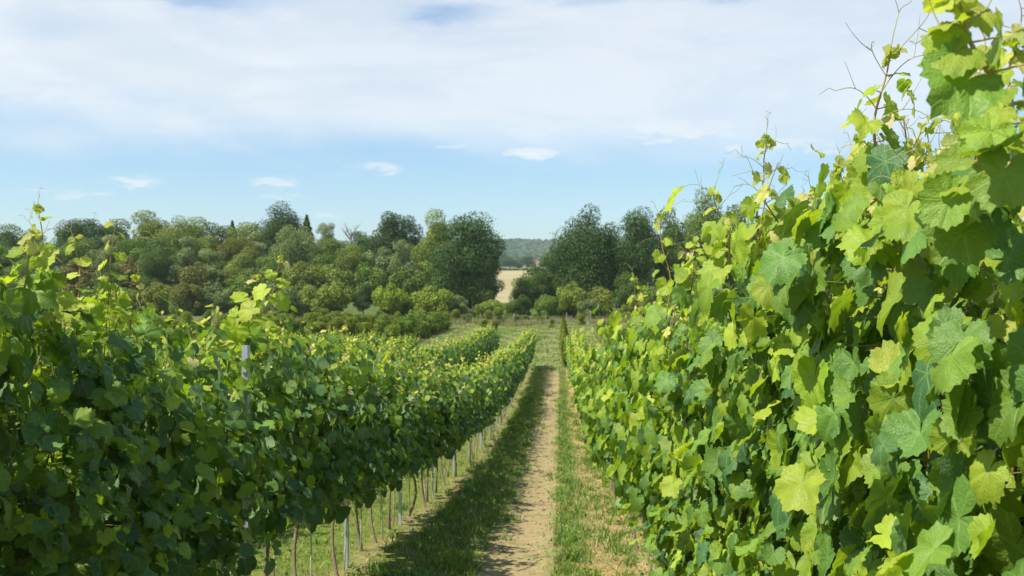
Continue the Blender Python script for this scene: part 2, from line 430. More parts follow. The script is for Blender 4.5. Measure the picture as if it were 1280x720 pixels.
M = dict(leaf=leaf_material(True), leaf_far=leaf_material(False), tree=tinted_foliage('tree_leaves'), shrub=tinted_foliage('shrub_leaves', .3),
         blade=blade_material('grass_blade'), ground=ground_material(),
         cane=simple('vine_cane', (.20, .19, .045), (.24, .11, .04), 14, .5, .4),
         petiole=simple('leaf_stalk', (.22, .27, .06), (.27, .20, .07), 9, .5, .3),
         shoot=simple('green_shoot', (.30, .30, .08), (.36, .17, .07), 9, .45, .4),
         tendril=simple('tendril', (.40, .40, .14), (.24, .19, .08), 9, .5, .3),
         bark=simple('vine_bark', (.27, .21, .145), (.14, .105, .072), 40, .9, .1, bumpd=.006, stretch=(3, 3, .6)),
         tree_bark=simple('tree_bark', (.10, .075, .05), (.045, .035, .025), 3, .9, .1, bumpd=.03, stretch=(3, 3, .6)),
         pale_bark=simple('pale_bark', (.33, .31, .27), (.18, .16, .13), 3, .9, .1, bumpd=.02),
         zinc=simple('galvanised_steel', (.52, .57, .63), (.40, .44, .49), 12, .45, .5, .35),
         wire=simple('steel_wire', (.45, .46, .47), (.3, .3, .3), 8, .4, .5, .7),
         rod=simple('pale_rod', (.55, .53, .43), (.38, .34, .25), 25, .6, .3),
         wood=simple('grey_wood', (.34, .31, .27), (.20, .18, .15), 9, .85, .2, bumpd=.01),
         plaster=simple('pale_plaster', (.72, .68, .60), (.62, .58, .5), 1.2, .9, .1),
         tiles=simple('red_tiles', (.42, .13, .07), (.30, .09, .05), 2.5, .85, .1),
         glass=simple('window_glass', (.05, .06, .08), (.03, .04, .05), 1, .1, .5))

# ------------------------------------------------------------------ ground
def make_ground():
    xs = np.unique(np.concatenate([np.linspace(-6, 4, 101), np.linspace(-40, 40, 81), np.linspace(-200, 200, 81), np.linspace(-1900, 1900, 61)]))
    ys = np.unique(np.concatenate([np.linspace(-30, 3, 20), np.linspace(3, 40, 186), np.linspace(40, 120, 120), np.linspace(120, 320, 80), np.linspace(320, 1000, 50), np.linspace(1000, 3600, 60)]))
    X, Y = np.meshgrid(xs, ys); Z = ground(X, Y)
    nx, ny = len(xs), len(ys)
    i = np.arange(ny - 1)[:, None] * nx; j = np.arange(nx - 1)[None]
    f = np.stack([i + j, i + j + 1, i + nx + j + 1, i + nx + j], -1).reshape(-1, 4)
    mb = MB(); mb.add(np.stack([X, Y, Z], -1), f, np.full(len(f), 4))
    tag(mb.obj('ground', M['ground']), kind='structure')


make_ground()

# ------------------------------------------------------------------ vine leaves
KEYS = np.array([0, 13, 27, 38, 52, 66, 80, 94, 108, 124, 140, 156, 168, 180.])


def leaf_templates(n_out, rings, count, seed, teeth=True):
    """grape leaves: five shallow lobes, toothed edge, heart-shaped base, cupped and waved"""
    r = np.random.default_rng(seed); res = []
    for _ in range(count):
        deep = r.uniform(.15, 1.0)
        kr = np.array([1.0, .90, 1 - .24 * deep, .86, .95, .86, 1 - .27 * deep, .74, .82, .76, .70, .60, .40, .10]) * (1 + r.normal(0, .025, 14))
        th = (np.arange(n_out) + .0) / n_out * 360 - 180
        Rr = np.interp(np.abs(th), KEYS, kr)
        asym = 1 + .05 * np.sin(np.radians(th) + r.uniform(0, 6))
        if teeth: Rr = Rr * asym * (1 + np.where(np.arange(n_out) % 2 == 0, .055, -.05) * (np.abs(th) < 160))
        t = np.radians(th)
        v = [[0, 0]]
        for q in rings: v += [[q * Rr[k] * math.sin(t[k]), q * Rr[k] * math.cos(t[k])] for k in range(n_out)]
        v = np.array(v); u, w = v[:, 0], v[:, 1]; rad = np.hypot(u, w); an = np.arctan2(u, w)
        fold = r.uniform(.0, .45); droop = r.uniform(.05, .38); wav = r.uniform(.03, .13); ph = r.uniform(0, 6); cup = r.uniform(-.28, .30)
        z = fold * np.abs(u) - droop * rad ** 2 * np.clip(w + .2, 0, 2) + wav * np.sin(4 * an + ph) * rad ** 2 + cup * rad ** 2 \
            + .045 * np.cos(an * 4) * rad + .05 * np.sin(9 * an + ph * 2) * rad ** 3 + .035 * np.sin(u * 13 + ph) * np.sin(w * 12 + ph * 3) + r.normal(0, .013, len(u)) * (rad > .3)
        verts = np.stack([u, w, z], 1)
        f = []; sz = []
        for k in range(n_out):
            k2 = (k + 1) % n_out
            if k2 == 0: continue   # slit of the petiole sinus
            f += [0, 1 + k2, 1 + k]; sz.append(3)
            for g in range(len(rings) - 1):
                a = 1 + g * n_out; b = a + n_out
                f += [a + k, a + k2, b + k2, b + k]; sz.append(4)
        res.append((verts, np.array(f), np.array(sz)))
    return res


LT = {'hi': leaf_templates(46, (.22, .45, .66, .85, 1.0), 14, 3), 'mid': leaf_templates(22, (.5, 1.0), 8, 4), 'low': leaf_templates(11, (1.0,), 6, 5, False)}


def add_leaves(mb, lod, P, T, N, S, tint, seed=0):
    """P base point, T towards tip, N normal, S size"""
    r = np.random.default_rng(seed); P = np.asarray(P); T = np.asarray(T); N = np.asarray(N); S = np.asarray(S); tint = np.asarray(tint)
    N = N / np.linalg.norm(N, axis=1)[:, None]
    T = T - N * np.sum(T * N, 1)[:, None]; T /= np.linalg.norm(T, axis=1)[:, None] + 1e-9
    Sd = np.cross(T, N)
    k = r.integers(0, len(LT[lod]), len(P))
    for ti, (v, f, sz) in enumerate(LT[lod]):
        q = np.where(k == ti)[0]
        if not len(q): continue
        asp = r.uniform(.88, 1.12, len(q))
        vv = P[q, None] + S[q, None, None] * (v[None, :, 0, None] * asp[:, None, None] * Sd[q, None] + v[None, :, 1, None] * T[q, None] + v[None, :, 2, None] * N[q, None])
        n = len(v); ff = (f[None] + (np.arange(len(q)) * n)[:, None]).ravel()
        mb.add(vv.reshape(-1, 3), ff, np.tile(sz, len(q)), 0, np.repeat(tint[q], n, 0), np.tile(v[:, :2], (len(q), 1)))


def spiral_tendril(mb, p, d, length, r, rad=.0011, mat=0, curl=1.0):
    d = np.array(d, float); d /= np.linalg.norm(d)
    length *= .8; curl *= 1.5; d[2] += .25
    side = np.cross(d, r.normal(0, 1, 3)); side /= np.linalg.norm(side)
    t = np.linspace(0, 1, 14)
    pts = p + d * length * t[:, None] + side * (length * .45 * t[:, None] ** 2)
    pts[:, 2] += length * .12 * np.sin(t * 3) - .1 * length * t ** 2
    th = curl * 7 * t ** 3; rr = .11 * length * t ** 2
    up_ = np.cross(d, side)
    pts = pts + (np.sin(th) * rr)[:, None] * up_ + ((1 - np.cos(th)) * rr)[:, None] * side
    mb.tube(pts, np.linspace(rad, rad * .45, 14), 4, mat, cap=False)
    k = 6; d2 = d + side * r.uniform(-1.0, -.4) + up_ * r.uniform(-.3, .3)
    q = np.linspace(0, 1, 9); d2 /= np.linalg.norm(d2)
    pt2 = pts[k] + d2 * length * .55 * q[:, None] + up_ * (length * .16 * q[:, None] ** 2)
    mb.tube(pt2, np.linspace(rad * .8, rad * .4, 9), 4, mat, cap=False)


ZC = .86     # height of the lowest wire, where the canes leave the trunk


def proto_vine(lod, seed):
    r = np.random.default_rng(seed)
    fol = MB(); pet_ = MB(); cans = []; tens = []
    P, T, N, S, C = [], [], [], [], []
    ph = r.uniform(0, 6, 8)
    dens = {'hi': 1.0, 'mid': .82, 'low': .55}[lod]; grow = {'hi': .93, 'mid': 1.06, 'low': 1.27}[lod]
    ncane = 19
    lump = lambda y, z: .5 + .5 * math.sin(3.1 * y + ph[0] + 1.7 * math.sin(2.2 * z + ph[1])) * math.sin(3.9 * z + ph[2])

    def leaf(p, out, size, age_light, lean=.5):
        nrm = np.array(out) * 1.0 + r.normal(0, .34, 3) + np.array([0, 0, lean])
        tip = np.array([out[0] * .35, r.normal(0, .55), -1.0]) if r.random() < .85 else r.normal(0, 1, 3)
        age_light += (.11 if r.random() < .78 else -.20) if out[0] < 0 else -.10          # light painted into the leaf colour: sun-facing side mostly paler, far side darker
        P.append(p); T.append(tip); N.append(nrm); S.append(size * grow); C.append((np.clip(age_light, 0, 1), r.random(), r.random()))

    for c in range(ncane):
        y0 = -.56 + 1.12 * (c + .5) / ncane + r.normal(0, .03)
        x0 = r.normal(0, .04); top = r.choice([r.uniform(1.74, 2.06), r.uniform(2.0, 2.28 if lod != 'hi' else 2.17)], p=[.7, .3])
        lean = np.array([r.normal(0, .10 if lod != 'hi' else .065), r.normal(0, .10)]); bx = r.normal(0, .06)
        nseg = 14; t = np.linspace(0, 1, nseg)
        flop = r.random() < (.14 if lod != 'hi' else .05)
        px = x0 + lean[0] * t + bx * np.sin(3 * t + ph[3]) + (np.sign(lean[0]) * .28 * np.clip(t - .6, 0, 1) / .4 if flop else 0)
        py = y0 + lean[1] * t + .03 * np.sin(5 * t + c)
        pz = ZC + (top - ZC) * (t - (.35 * np.clip(t - .7, 0, 1) if flop else 0))
        pts = np.stack([px, py, pz], 1)
        can = MB(); cans.append(can)
        if lod != 'low': can.tube(pts, np.linspace(.0048, .002, nseg), 5 if lod == 'hi' else 3, 0, cap=False)
        nn = int((top - ZC) / .055)
        for k in range(nn):
            if r.random() > dens: continue
            q = (k + .5) / nn; p0 = np.array([np.interp(q, t, px), np.interp(q, t, py), np.interp(q, t, pz)])
            sx = 1 if (k + c) % 2 == 0 else -1
            if r.random() < .15: sx = -sx
            L = lump(p0[1], p0[2])
            pet = r.uniform(.06, .13) + .19 * L * (q < .9)
            out = np.array([sx * 1.0, r.normal(0, .45), 0]); out /= np.linalg.norm(out)
            p1 = p0 + out * pet * (1 if q < .85 else .6) + np.array([0, 0, r.uniform(.0, .05)])
            young = sstep(.86, 1.0, q)
            size = (r.uniform(.058, .084) * (1 - .55 * young)) * (.93 if lod == 'low' else 1)
            age_light = r.beta(2, 5) * .66 + .60 * young ** 1.3 + (.30 if r.random() < .22 else 0)
            if pz[0] < p0[2] < 1.0: age_light *= .7
            leaf(p1, out, size, age_light, .45 + .8 * young)
            if lod == 'hi':
                mid = (p0 + p1) / 2 + np.array([0, 0, .012])
                fol.tube(np.array([p0, mid, p1]), [.0015, .0012, .001], 3, 1, cap=False)
            # lateral shoot leaves fill the outer wall
            if r.random() < .85 * dens:
                for _ in range({'hi': 3, 'mid': 2, 'low': 1}[lod]):
                    sx2 = sx if r.random() < .7 else -sx
                    o2 = np.array([sx2, r.normal(0, .7), r.normal(0, .2)]); o2 /= np.linalg.norm(o2)
                    p2 = p0 + o2 * (r.uniform(.06, .20) + .21 * L * (q < .9)) + np.array([0, r.normal(0, .04), r.normal(0, .04)])
                    leaf(p2, o2, r.uniform(.034, .072) * (1 - .5 * young), r.beta(2.2, 2.6) * .75 + .5 * young, .5 + young)
            if lod == 'hi' and r.random() < .05:
                ten = MB(); tens.append(ten); spiral_tendril(ten, p0, (sx, r.normal(0, .5), .3), r.uniform(.10, .18), r)
        # curled cream tips
        for _ in range({'hi': 6, 'mid': 4, 'low': 2}[lod]):
            p = pts[-1] + r.normal(0, .018, 3) + np.array([0, 0, r.uniform(0, .05)])
            leaf(p, r.normal(0, 1, 3), r.uniform(.012, .030) * (1.3 if lod == 'low' else 1), r.uniform(.72, 1.0), .8)
        # shoot standing above the trimmed wall
        if r.random() < (.13 if lod != 'low' else .12):
            hgt = r.uniform(.12, .34); m = 8; tt = np.linspace(0, 1, m)
            sh = pts[-1] + np.stack([r.normal(0, .06) * tt ** 2, r.normal(0, .07) * tt ** 2, hgt * tt], 1)
            if lod != 'low': can.tube(sh, np.linspace(.0026, .0012, m), 4, 1, cap=False)
            for j in range(int(hgt / .045)):
                q = (j + 1) * .045 / hgt; q = min(q, 1)
                p = sh[0] + (sh[-1] - sh[0]) * q
                sx = 1 if j % 2 else -1; o = np.array([sx, r.normal(0, .6), .2]); o /= np.linalg.norm(o)
                leaf(p + o * .03, o, .048 * (1 - .65 * q) + .008, .55 + .42 * q, .6)
            if lod != 'low':
                for _ in range(2): ten = MB(); tens.append(ten); spiral_tendril(ten, sh[-3], (r.normal(0, 1), r.normal(0, 1), .6), r.uniform(.10, .18), r, .0012)
    # low hanging leaves under the wire
    for _ in range(int({'hi': 55, 'mid': 50, 'low': 26}[lod])):
        yy = r.uniform(-.58, .58); sx = r.choice([-1, 1]); zz = r.uniform(.74, 1.0) - .10 * lump(yy, .3)
        o = np.array([sx, r.normal(0, .5), 0]); o /= np.linalg.norm(o)
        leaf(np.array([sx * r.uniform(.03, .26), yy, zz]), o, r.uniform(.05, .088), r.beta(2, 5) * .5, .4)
    # drooping lower edge
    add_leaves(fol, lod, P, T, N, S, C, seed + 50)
    root = empty('grapevine', (0, 0, 0))
    tb = MB()
    zs = np.linspace(-.26, .90, 14); wx = r.normal(0, .05, 3); wy = r.normal(0, .17, 3)
    tx = wx[0] * np.sin(zs * 4) + wx[1] * (.90 - zs); ty = wy[0] * np.sin(zs * 3 + 1) + wy[1] * (.90 - zs)
    ty -= ty[-1]; tx -= tx[-1]
    tb.tube(np.stack([tx, ty, zs], 1), np.interp(zs, [-.06, .05, .3, .8, .90], [.028, .018, .013, .014, .022]) * (1 + .12 * np.sin(zs * 37)), 8, 0)
    for sy in (-1, 1):
        t = np.linspace(0, 1, 8)
        tb.tube(np.stack([.01 * np.sin(t * 9), sy * (.56 * t), .875 + .035 * np.sin(t * 3)], 1), np.linspace(.014, .007, 8), 6, 0)
    tb.obj('trunk', M['bark'], root)
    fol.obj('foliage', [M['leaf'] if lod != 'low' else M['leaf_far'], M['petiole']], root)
    for q in cans:
        if q.v: q.obj('cane', [M['cane'], M['shoot']], root)
    for q in tens: q.obj('tendril', [M['tendril']], root)
    return root


protos = {'hi': [proto_vine('hi', s) for s in (11, 12, 13, 14, 15, 16)], 'mid': [proto_vine('mid', s) for s in (21, 22, 23, 24, 25, 26, 27)],
          'low': [proto_vine('low', s) for s in (31, 32, 33, 34, 35, 36, 37)]}
used = set()
NEAR = {}


def place_vine(x, y, lod, k, flip, label, group, sc=(1, 1, 1)):
    k = k % len(protos[lod]); p = protos[lod][k]
    if (lod, k) in used: o = copy_tree(p)
    else: o = p; used.add((lod, k))
    o.location = (x, y, gz(x, y)); o.rotation_euler = (0, 0, R(flip)); o.scale = sc
    tag(o, label, 'grapevine', group)
    return o


def lod_for(d): return 'hi' if d < 5.2 else ('mid' if d < 19 else 'low')


rr = random.Random(5)
XL, XR, SP = -1.92, 0.84, 1.12


def vine_row(x, y0, y1, key, group, adj):
    k = 0; y = y0
    while y < y1:
        d = math.hypot(x, y); lod = lod_for(d)
        if key in ('left', 'right') and y < 30:
            lab = f'{ordn(k + 1)} {adj} grapevine {key} of the track, counting from the camera'
        elif key in ('left', 'right'):
            lab = f'{ordn(k + 1)} grapevine {key} of the track, far down the slope'
        else:
            lab = f'{ordn(k + 1)} grapevine of the {key} leafy row left of the track'
        hs = 1.0
        if key == 'left': hs = np.interp(y, [2, 4, 5, 10, 18, 35, 60], [.99, .97, .91, .90, .90, .95, 1.02])
        if key == 'right': hs = np.interp(y, [1, 2, 3.5, 5, 8], [1.08, 1.10, 1.09, 1.07, 1.13])
        if key not in ('left', 'right'): hs = 1.07
        o = place_vine(x + rr.uniform(-.07, .07), y, lod, rr.randrange(100), rr.uniform(-5, 5), lab, group,
                       (rr.uniform(.92, 1.12), rr.uniform(1.0, 1.06), rr.uniform(.94, 1.06) * hs))
        if key == 'right': o.location.z -= .20
        NEAR[(key, k)] = o
        y += SP; k += 1


vine_row(XR, .35, 68, 'right', 'grapevines of the row right of the track', 'sunlit')
vine_row(XL, 1.9, 70, 'left', 'grapevines of the row left of the track', 'shaded')
vine_row(XL - 2.6, 9, 76, 'second', 'grapevines of the second row on the left', '')
vine_row(XL - 5.2, 18, 55, 'third', 'grapevines of the third row on the left', '')
vine_row(XL - 7.8, 26, 60, 'fourth', 'grapevines of the fourth row on the left', '')
vine_row(XL - 10.4, 34, 62, 'fifth', 'grapevines of the fifth row on the left', '')
vine_row(XL - 13.0, 38, 63, 'sixth', 'grapevines of the sixth row on the left', '')
for lod in protos:
    for k, p in enumerate(protos[lod]):
        if (lod, k) not in used:
            for c in list(p.children): bpy.data.objects.remove(c)
            bpy.data.objects.remove(p)


# shoots that stand out against the sky, each a part of its vine
def sky_shoot(vine, base_px, tip_px, d, dt=0.0, size=.05, seed=1, bend=.0, nleaf=None, leafscale=1.0, tendr=4, tend_len=.15, red=False):
    r = np.random.default_rng(seed)
    b = np.array([at(base_px[0], d), d, up(base_px[1], d)]); e = np.array([at(tip_px[0], d + dt), d + dt, up(tip_px[1], d + dt)])
    Mx = Matrix.Translation(vine.location) @ vine.rotation_euler.to_matrix().to_4x4() @ Matrix.Diagonal((*vine.scale, 1))
    iv = np.array(Mx.inverted()); loc = lambda p: iv[:3, :3] @ p + iv[:3, 3]
    st = MB(); lf = MB(); tds = []; P, T, N, S, C = [], [], [], [], []
    L = np.linalg.norm(e - b); n = 14; t = np.linspace(0, 1, n)
    side = np.array([1., 0, 0])
    pts = b + (e - b) * t[:, None] + side * (bend * L * np.sin(t * math.pi))[:, None] + .02 * L * np.stack([np.sin(9 * t + seed), np.cos(8 * t), 0 * t], 1)
    ptl = np.array([loc(p) for p in pts])
    st.tube(ptl, np.linspace(.0042, .0014, n), 6, 0, cap=False)
    m = nleaf or max(5, int(L / .05))
    for j in range(m):
        q = (j + .3) / m; p = np.array([np.interp(q, t, ptl[:, a]) for a in range(3)])
        sx = 1 if j % 2 else -1
        o = np.array([sx * .9, -.45 + r.normal(0, .4), .15]); o /= np.linalg.norm(o)
        s = (size * (1 - .72 * q) + .006) * leafscale * r.uniform(.72, 1.12)
        pl = p + o * s * .7; st.tube(np.array([p, pl]), [.0012, .0008], 4, 0, cap=False)
        P.append(pl); T.append(np.array([o[0] * .8, o[1] * .4, -.55 + r.normal(0, .3)])); N.append(np.array([sx * .5, -.65, .7]) + r.normal(0, .5, 3)); S.append(s); C.append((min(.98, max(.08, .36 + .56 * q + r.normal(0, .13))), r.random(), .1))
        if j >= m - 1 - tendr and j < m:
            td = MB(); tds.append(td); spiral_tendril(td, p, (-sx * 1.0, r.normal(0, .5), r.uniform(.1, .8)), tend_len * r.uniform(.6, 1.15), r, .0011, curl=r.uniform(.3, 1))
    for _ in range(7):
        P.append(ptl[-1] + r.normal(0, .010, 3)); T.append(r.normal(0, 1, 3)); N.append(r.normal(0, 1, 3)); S.append(r.uniform(.010, .020)); C.append((r.uniform(.75, .98), r.random(), .1))
    td = MB(); tds.append(td); spiral_tendril(td, ptl[-1], (r.normal(0, .4), 0, 1), tend_len * .7, r)
    o = st.obj('shoot', [M['shoot']], vine)
    add_leaves(lf, 'hi', P, T, N, S, C, seed); lf.obj('young_foliage', [M['leaf']], o)
    for td in tds: td.obj('tendril', [M['tendril']], o)


def nearest(key, y):
    return min((o for (k, i), o in NEAR.items() if k == key), key=lambda o: abs(o.location.y - y))


sky_shoot(nearest('right', 2.3), (1095, 250), (1108, 62), 2.25, 0, .050, 101, -.06, 9, 1.0, 4, .17)
sky_shoot(nearest('right', 2.1), (1075, 260), (1150, 200), 2.1, 0, .04, 102, .05, 7, .9, 3, .12)
sky_shoot(nearest('right', 3.6), (945, 300), (958, 182), 3.5, 0, .055, 103, -.03, 7, 1.0, 3, .13)
sky_shoot(nearest('right', 3.9), (915, 345), (890, 240), 3.9, 0, .06, 104, .03, 8, 1.0, 4, .16)
sky_shoot(nearest('right', 5.8), (835, 400), (822, 272), 5.6, 0, .065, 105, .04, 7, 1.1, 3, .14)
sky_shoot(nearest('right', 7.0), (815, 430), (790, 350), 7.0, 0, .06, 106, -.04, 6, 1.0, 2, .14)
sky_shoot(nearest('right', 1.45), (1240, 120), (1190, 8), 1.2, 0, .060, 107, -.05, 6, 1.0, 2, .10)
sky_shoot(nearest('left', 3.9), (55, 400), (38, 262), 3.9, 0, .060, 108, -.05, 8, 1.1, 3, .13)
sky_shoot(nearest('left', 4.6), (100, 420), (85, 298), 4.4, 0, .060, 109, -.03, 7, 1.1, 3, .12)
sky_shoot(nearest('left', 6.2), (285, 440), (350, 322), 6.1, 0, .080, 110, .08, 10, 1.35, 2, .18)
sky_shoot(nearest('left', 3.7), (10, 380), (28, 290), 3.7, 0, .075, 112, .04, 9, 1.2, 2, .12)
sky_shoot(nearest('left', 6.4), (300, 440), (318, 345), 6.3, 0, .085, 113, -.04, 9, 1.3, 2, .14)
sky_shoot(nearest('left', 5.0), (140, 430), (118, 350), 5.0, 0, .080, 114, .04, 8, 1.3, 2, .14)
for i, (bx, by, tx, ty, d) in enumerate(((1085, 290, 1070, 185, 2.3), (1120, 300, 1128, 190, 2.15), (1060, 320, 1042, 215, 2.6), (1150, 300, 1165, 205, 1.9), (1205, 260, 1200, 110, 1.45), (1235, 250, 1225, 90, 1.35), (1180, 300, 1182, 190, 1.7),
                                         (1000, 330, 1010, 245, 3.0), (960, 340, 968, 262, 3.4), (905, 350, 915, 275, 4.3), (860, 370, 868, 305, 5.2), (1260, 230, 1262, 70, 1.25), (1100, 330, 1098, 215, 2.2), (1215, 300, 1212, 180, 1.5))):
    sky_shoot(nearest('right', d + .2), (bx, by), (tx, ty), d, .15, .062, 130 + i, .05 * (-1) ** i, 13, float(np.interp(d, [1.2, 2.2], [.62, 1.1])), 0 if i % 3 else 1, .10)
sky_shoot(nearest('left', 5.2), (195, 430), (160, 348), 5.2, 0, .06, 111, .03, 6, 1.0, 2, .12)


# ------------------------------------------------------------------ trellis: posts, rods, wires
def make_post():
    mb = MB(); w, d, t = .021, .016, .0025     # C-shaped steel profile
    prof = [(-w, -d), (w, -d), (w, d), (w - .008, d), (w - .008, d - t), (w - t, d - t), (w - t, -d + t), (-w + t, -d + t), (-w + t, d - t), (-w + .008, d - t), (-w + .008, d), (-w, d)]
    n = len(prof); v = [(x, y, z) for z in (-.12, 1.84) for x, y in prof]
    f = []; sz = []
    for k in range(n):
        k2 = (k + 1) % n; f += [k, k2, n + k2, n + k]; sz.append(4)
    f += list(range(n, 2 * n)); sz.append(n)
    mb.add(v, f, sz, smooth_=False)
    root = mb.obj('trellis_post', M['zinc'])
    hk = MB()
    for z in (.87, 1.12, 1.38, 1.7):
        for s in (-1, 1):
            hk.box((s * .026, 0, z), (.005, .012, .004)); hk.box((s * .030, 0, z + .008), (.0015, .012, .010))
    hk.obj('wire_hooks', M['zinc'], root)
    return root


post0 = make_post(); first = True
def place_post(x, y, label, group, rz=0):
    global first
    o = post0 if first else copy_tree(post0); first = False
    o.location = (x, y, gz(x, y)); o.rotation_euler = (R(rr.uniform(-1.2, 1.2)), R(rr.uniform(-1.2, 1.2)), R(90 + rr.uniform(-6, 6))); tag(o, label, 'post', group)


y = 3.2; k = 1
while y < 70:
    place_post(XL if k != 2 else -1.66, y if k != 2 else 5.88, f'{ordn(k)} grey metal post of the row left of the track', 'metal posts of the left row'); y += 3.4; k += 1
for (y, lab) in ((9.9, 'nearer'), (13.3, 'farther')):
    place_post(XR, y, f'{lab} grey metal post showing under the sunlit right vine row', 'metal posts of the right row')


def make_rod():
    mb = MB(); z = np.linspace(-.05, 1.25, 6)
    mb.tube(np.stack([.006 * np.sin(z * 2), .004 * np.cos(z * 3), z], 1), .0065, 6, 0)
    return mb.obj('vine_stake', M['rod'])


rod0 = make_rod(); rfirst = True
for (key, i), o in sorted(NEAR.items(), key=lambda t: (t[0][0], t[0][1])):
    yy = o.location.y
    if key == 'left' and 5.5 < yy < 48 or key == 'right' and 8 < yy < 12:
        q = rod0 if rfirst else rod0.copy()
        if not rfirst: col.objects.link(q)
        rfirst = False
        x = o.location.x + rr.uniform(-.03, .05); y2 = yy + rr.uniform(.06, .14)
        q.location = (x, y2, gz(x, y2)); q.rotation_euler = (R(rr.uniform(-3, 3)), R(rr.uniform(-2, 2)), rr.uniform(0, 6))
        tag(q, f'thin pale stake beside the {ordn(i + 1)} grapevine {key} of the track', 'stake', 'thin pale stakes beside the vines')

for (x, nm) in ((XL, 'left'), (XR, 'right')):
    for (h, hn, dx) in ((.87, 'lowest', 0.0), (1.12, 'second lowest', .035), (1.38, 'middle', -.035), (1.70, 'second highest', .035), (1.82, 'top', -.03)):
        ys = np.arange(.6 if nm == 'left' else -.4, 70, .85)
        pts = np.stack([np.full_like(ys, x + dx), ys, ground(np.full_like(ys, x), ys) * 0 + np.interp(ys, GY, GZ) + h - .012 * np.abs(np.sin(ys * math.pi / 3.4))], 1)
        mb = MB(); mb.tube(pts, .0014, 4, 0)
        tag(mb.obj('trellis_wire', M['wire']), f'{hn} steel wire strung along the vine row {nm} of the track', 'wire', f'wires of the {nm} vine row')


# ------------------------------------------------------------------ grass, straw, stones
def blades(name, n, sampler, hgt, width, colors, label, cat, lean=.5, seed=1):
    r = np.random.default_rng(seed)
    x, y = sampler(r, n); n = len(x); z = ground(x, y)
    h = r.uniform(*hgt, n) * (.6 + .8 * r.random(n) ** 3); w = r.uniform(*width, n) * (1 + np.minimum(y, 60) * .02)
    a = r.uniform(0, 2 * math.pi, n); dx, dy = np.cos(a), np.sin(a)
    b = r.uniform(0, 2 * math.pi, n); L = r.uniform(.1, lean, n) * h * 1.6
    base = np.stack([x, y, z - .005], 1); sd_ = np.stack([dx, dy, 0 * dx], 1) * w[:, None]
    mid = base + np.stack([np.cos(b) * L * .35, np.sin(b) * L * .35, h * .6], 1); tip = base + np.stack([np.cos(b) * L, np.sin(b) * L, h], 1)
    v = np.stack([base - sd_, base + sd_, mid + sd_ * .7, mid - sd_ * .7, tip], 1).reshape(-1, 3)
    f = np.array([0, 1, 2, 3, 3, 2, 4])[None] + (np.arange(n) * 5)[:, None]
    cs = np.array(colors)[r.integers(0, len(colors), n)] * r.uniform(.7, 1.3, n)[:, None]
    mb = MB(); mb.add(v, f.ravel(), np.tile([4, 3], n), 0, np.repeat(cs, 5, 0))
    tag(mb.obj(name, M['blade']), label, cat, kind='stuff')


def clumpy(x, y, s=1.7, t=0.0, seed=0):
    return (np.sin(x * s * 2.1 + seed) * np.sin(y * s + seed * 2) + .6 * np.sin(x * s * 5 + 1.3 * y * s + seed) + .5 * np.sin(y * s * 2.9 - x * 3 * s)) > t


def samp_lane(r, n):
    y = 4.5 + (r.random(n) ** 1.7) * 62
    u = r.random(n)
    x = np.where(u < .38, r.normal(-1.18, .27, n), np.where(u < .62, r.normal(.12, .15, n), np.where(u < .9, r.uniform(-4.6, -2.0, n), r.uniform(.3, 1.2, n))))
    keep = (clumpy(x, y, 1.7, -.25) | (r.random(n) < .25)) & (x > -4.6) & ~((x > -.76) & (x < -.05) & (r.random(n) < .86)) & ~((x > -1.95) & (x < -1.6) & (r.random(n) < .6))
    keep &= ~((x > .3) & (r.random(n) < .45))
    return x[keep], y[keep]


GREENS = [(.115, .24, .022), (.16, .30, .030), (.23, .34, .045), (.085, .16, .020), (.40, .34, .13), (.48, .40, .18)]
blades('grass', 270000, samp_lane, (.02, .075), (.0020, .0042), GREENS, 'short green grass between the vine rows and along the track', 'grass', .7, 3)


def samp_tuft(r, n):
    m = 700; cy = 6 + r.random(m) ** 1.4 * 45; u = r.random(m)
    cx = np.where(u < .45, r.normal(-1.25, .3, m), np.where(u < .7, r.normal(.12, .12, m), np.where(u < .8, r.uniform(-4, -2, m), r.uniform(.45, .8, m))))
    k = r.integers(0, m, n); return cx[k] + r.normal(0, .05, n), cy[k] + r.normal(0, .05, n)


blades('tall_grass_tufts', 22000, samp_tuft, (.06, .17), (.003, .006), GREENS[:4] + [(.2, .3, .06)], 'taller grass tufts and weeds standing in the track grass', 'grass', .8, 4)


def samp_straw(r, n):
    y = 5 + r.random(n) ** 1.5 * 45; x = np.where(r.random(n) < .8, r.normal(.58, .2, n), r.normal(-1.75, .15, n)); return x, y


blades('straw', 16000, samp_straw, (.01, .05), (.002, .004), [(.50, .37, .18), (.42, .28, .12), (.6, .48, .27)], 'dry mown straw lying along the foot of the right vine row', 'straw', 6.0, 5)


def samp_mead(r, n):
    x = r.uniform(-60, 26, n); y = 152 + 5 * np.sin(x * .21) + 3 * np.sin(x * .53 + 1) + r.random(n) ** 1.5 * 24; k = clumpy(x, y, .35, -.1); return x[k], y[k]


blades('dry_weeds', 60000, samp_mead, (.25, .9), (.006, .014), [(.26, .23, .10), (.20, .22, .07), (.14, .18, .04), (.34, .29, .15)], 'rough dry weeds along the far edge of the meadow', 'weeds', .4, 6)


def samp_meadow(r, n):
    y = 66 + r.random(n) ** 1.2 * 88; x = r.uniform(-18, 14, n); k = clumpy(x, y, .55, .1) | (r.random(n) < .2)
    return x[k], y[k]


blades('meadow_grass', 90000, samp_meadow, (.08, .28), (.006, .012), [(.12, .20, .03), (.17, .25, .04), (.09, .15, .025), (.28, .26, .10), (.34, .30, .13)], 'uneven meadow grass with dry tufts between the vine rows and the wood', 'grass', .7, 8)


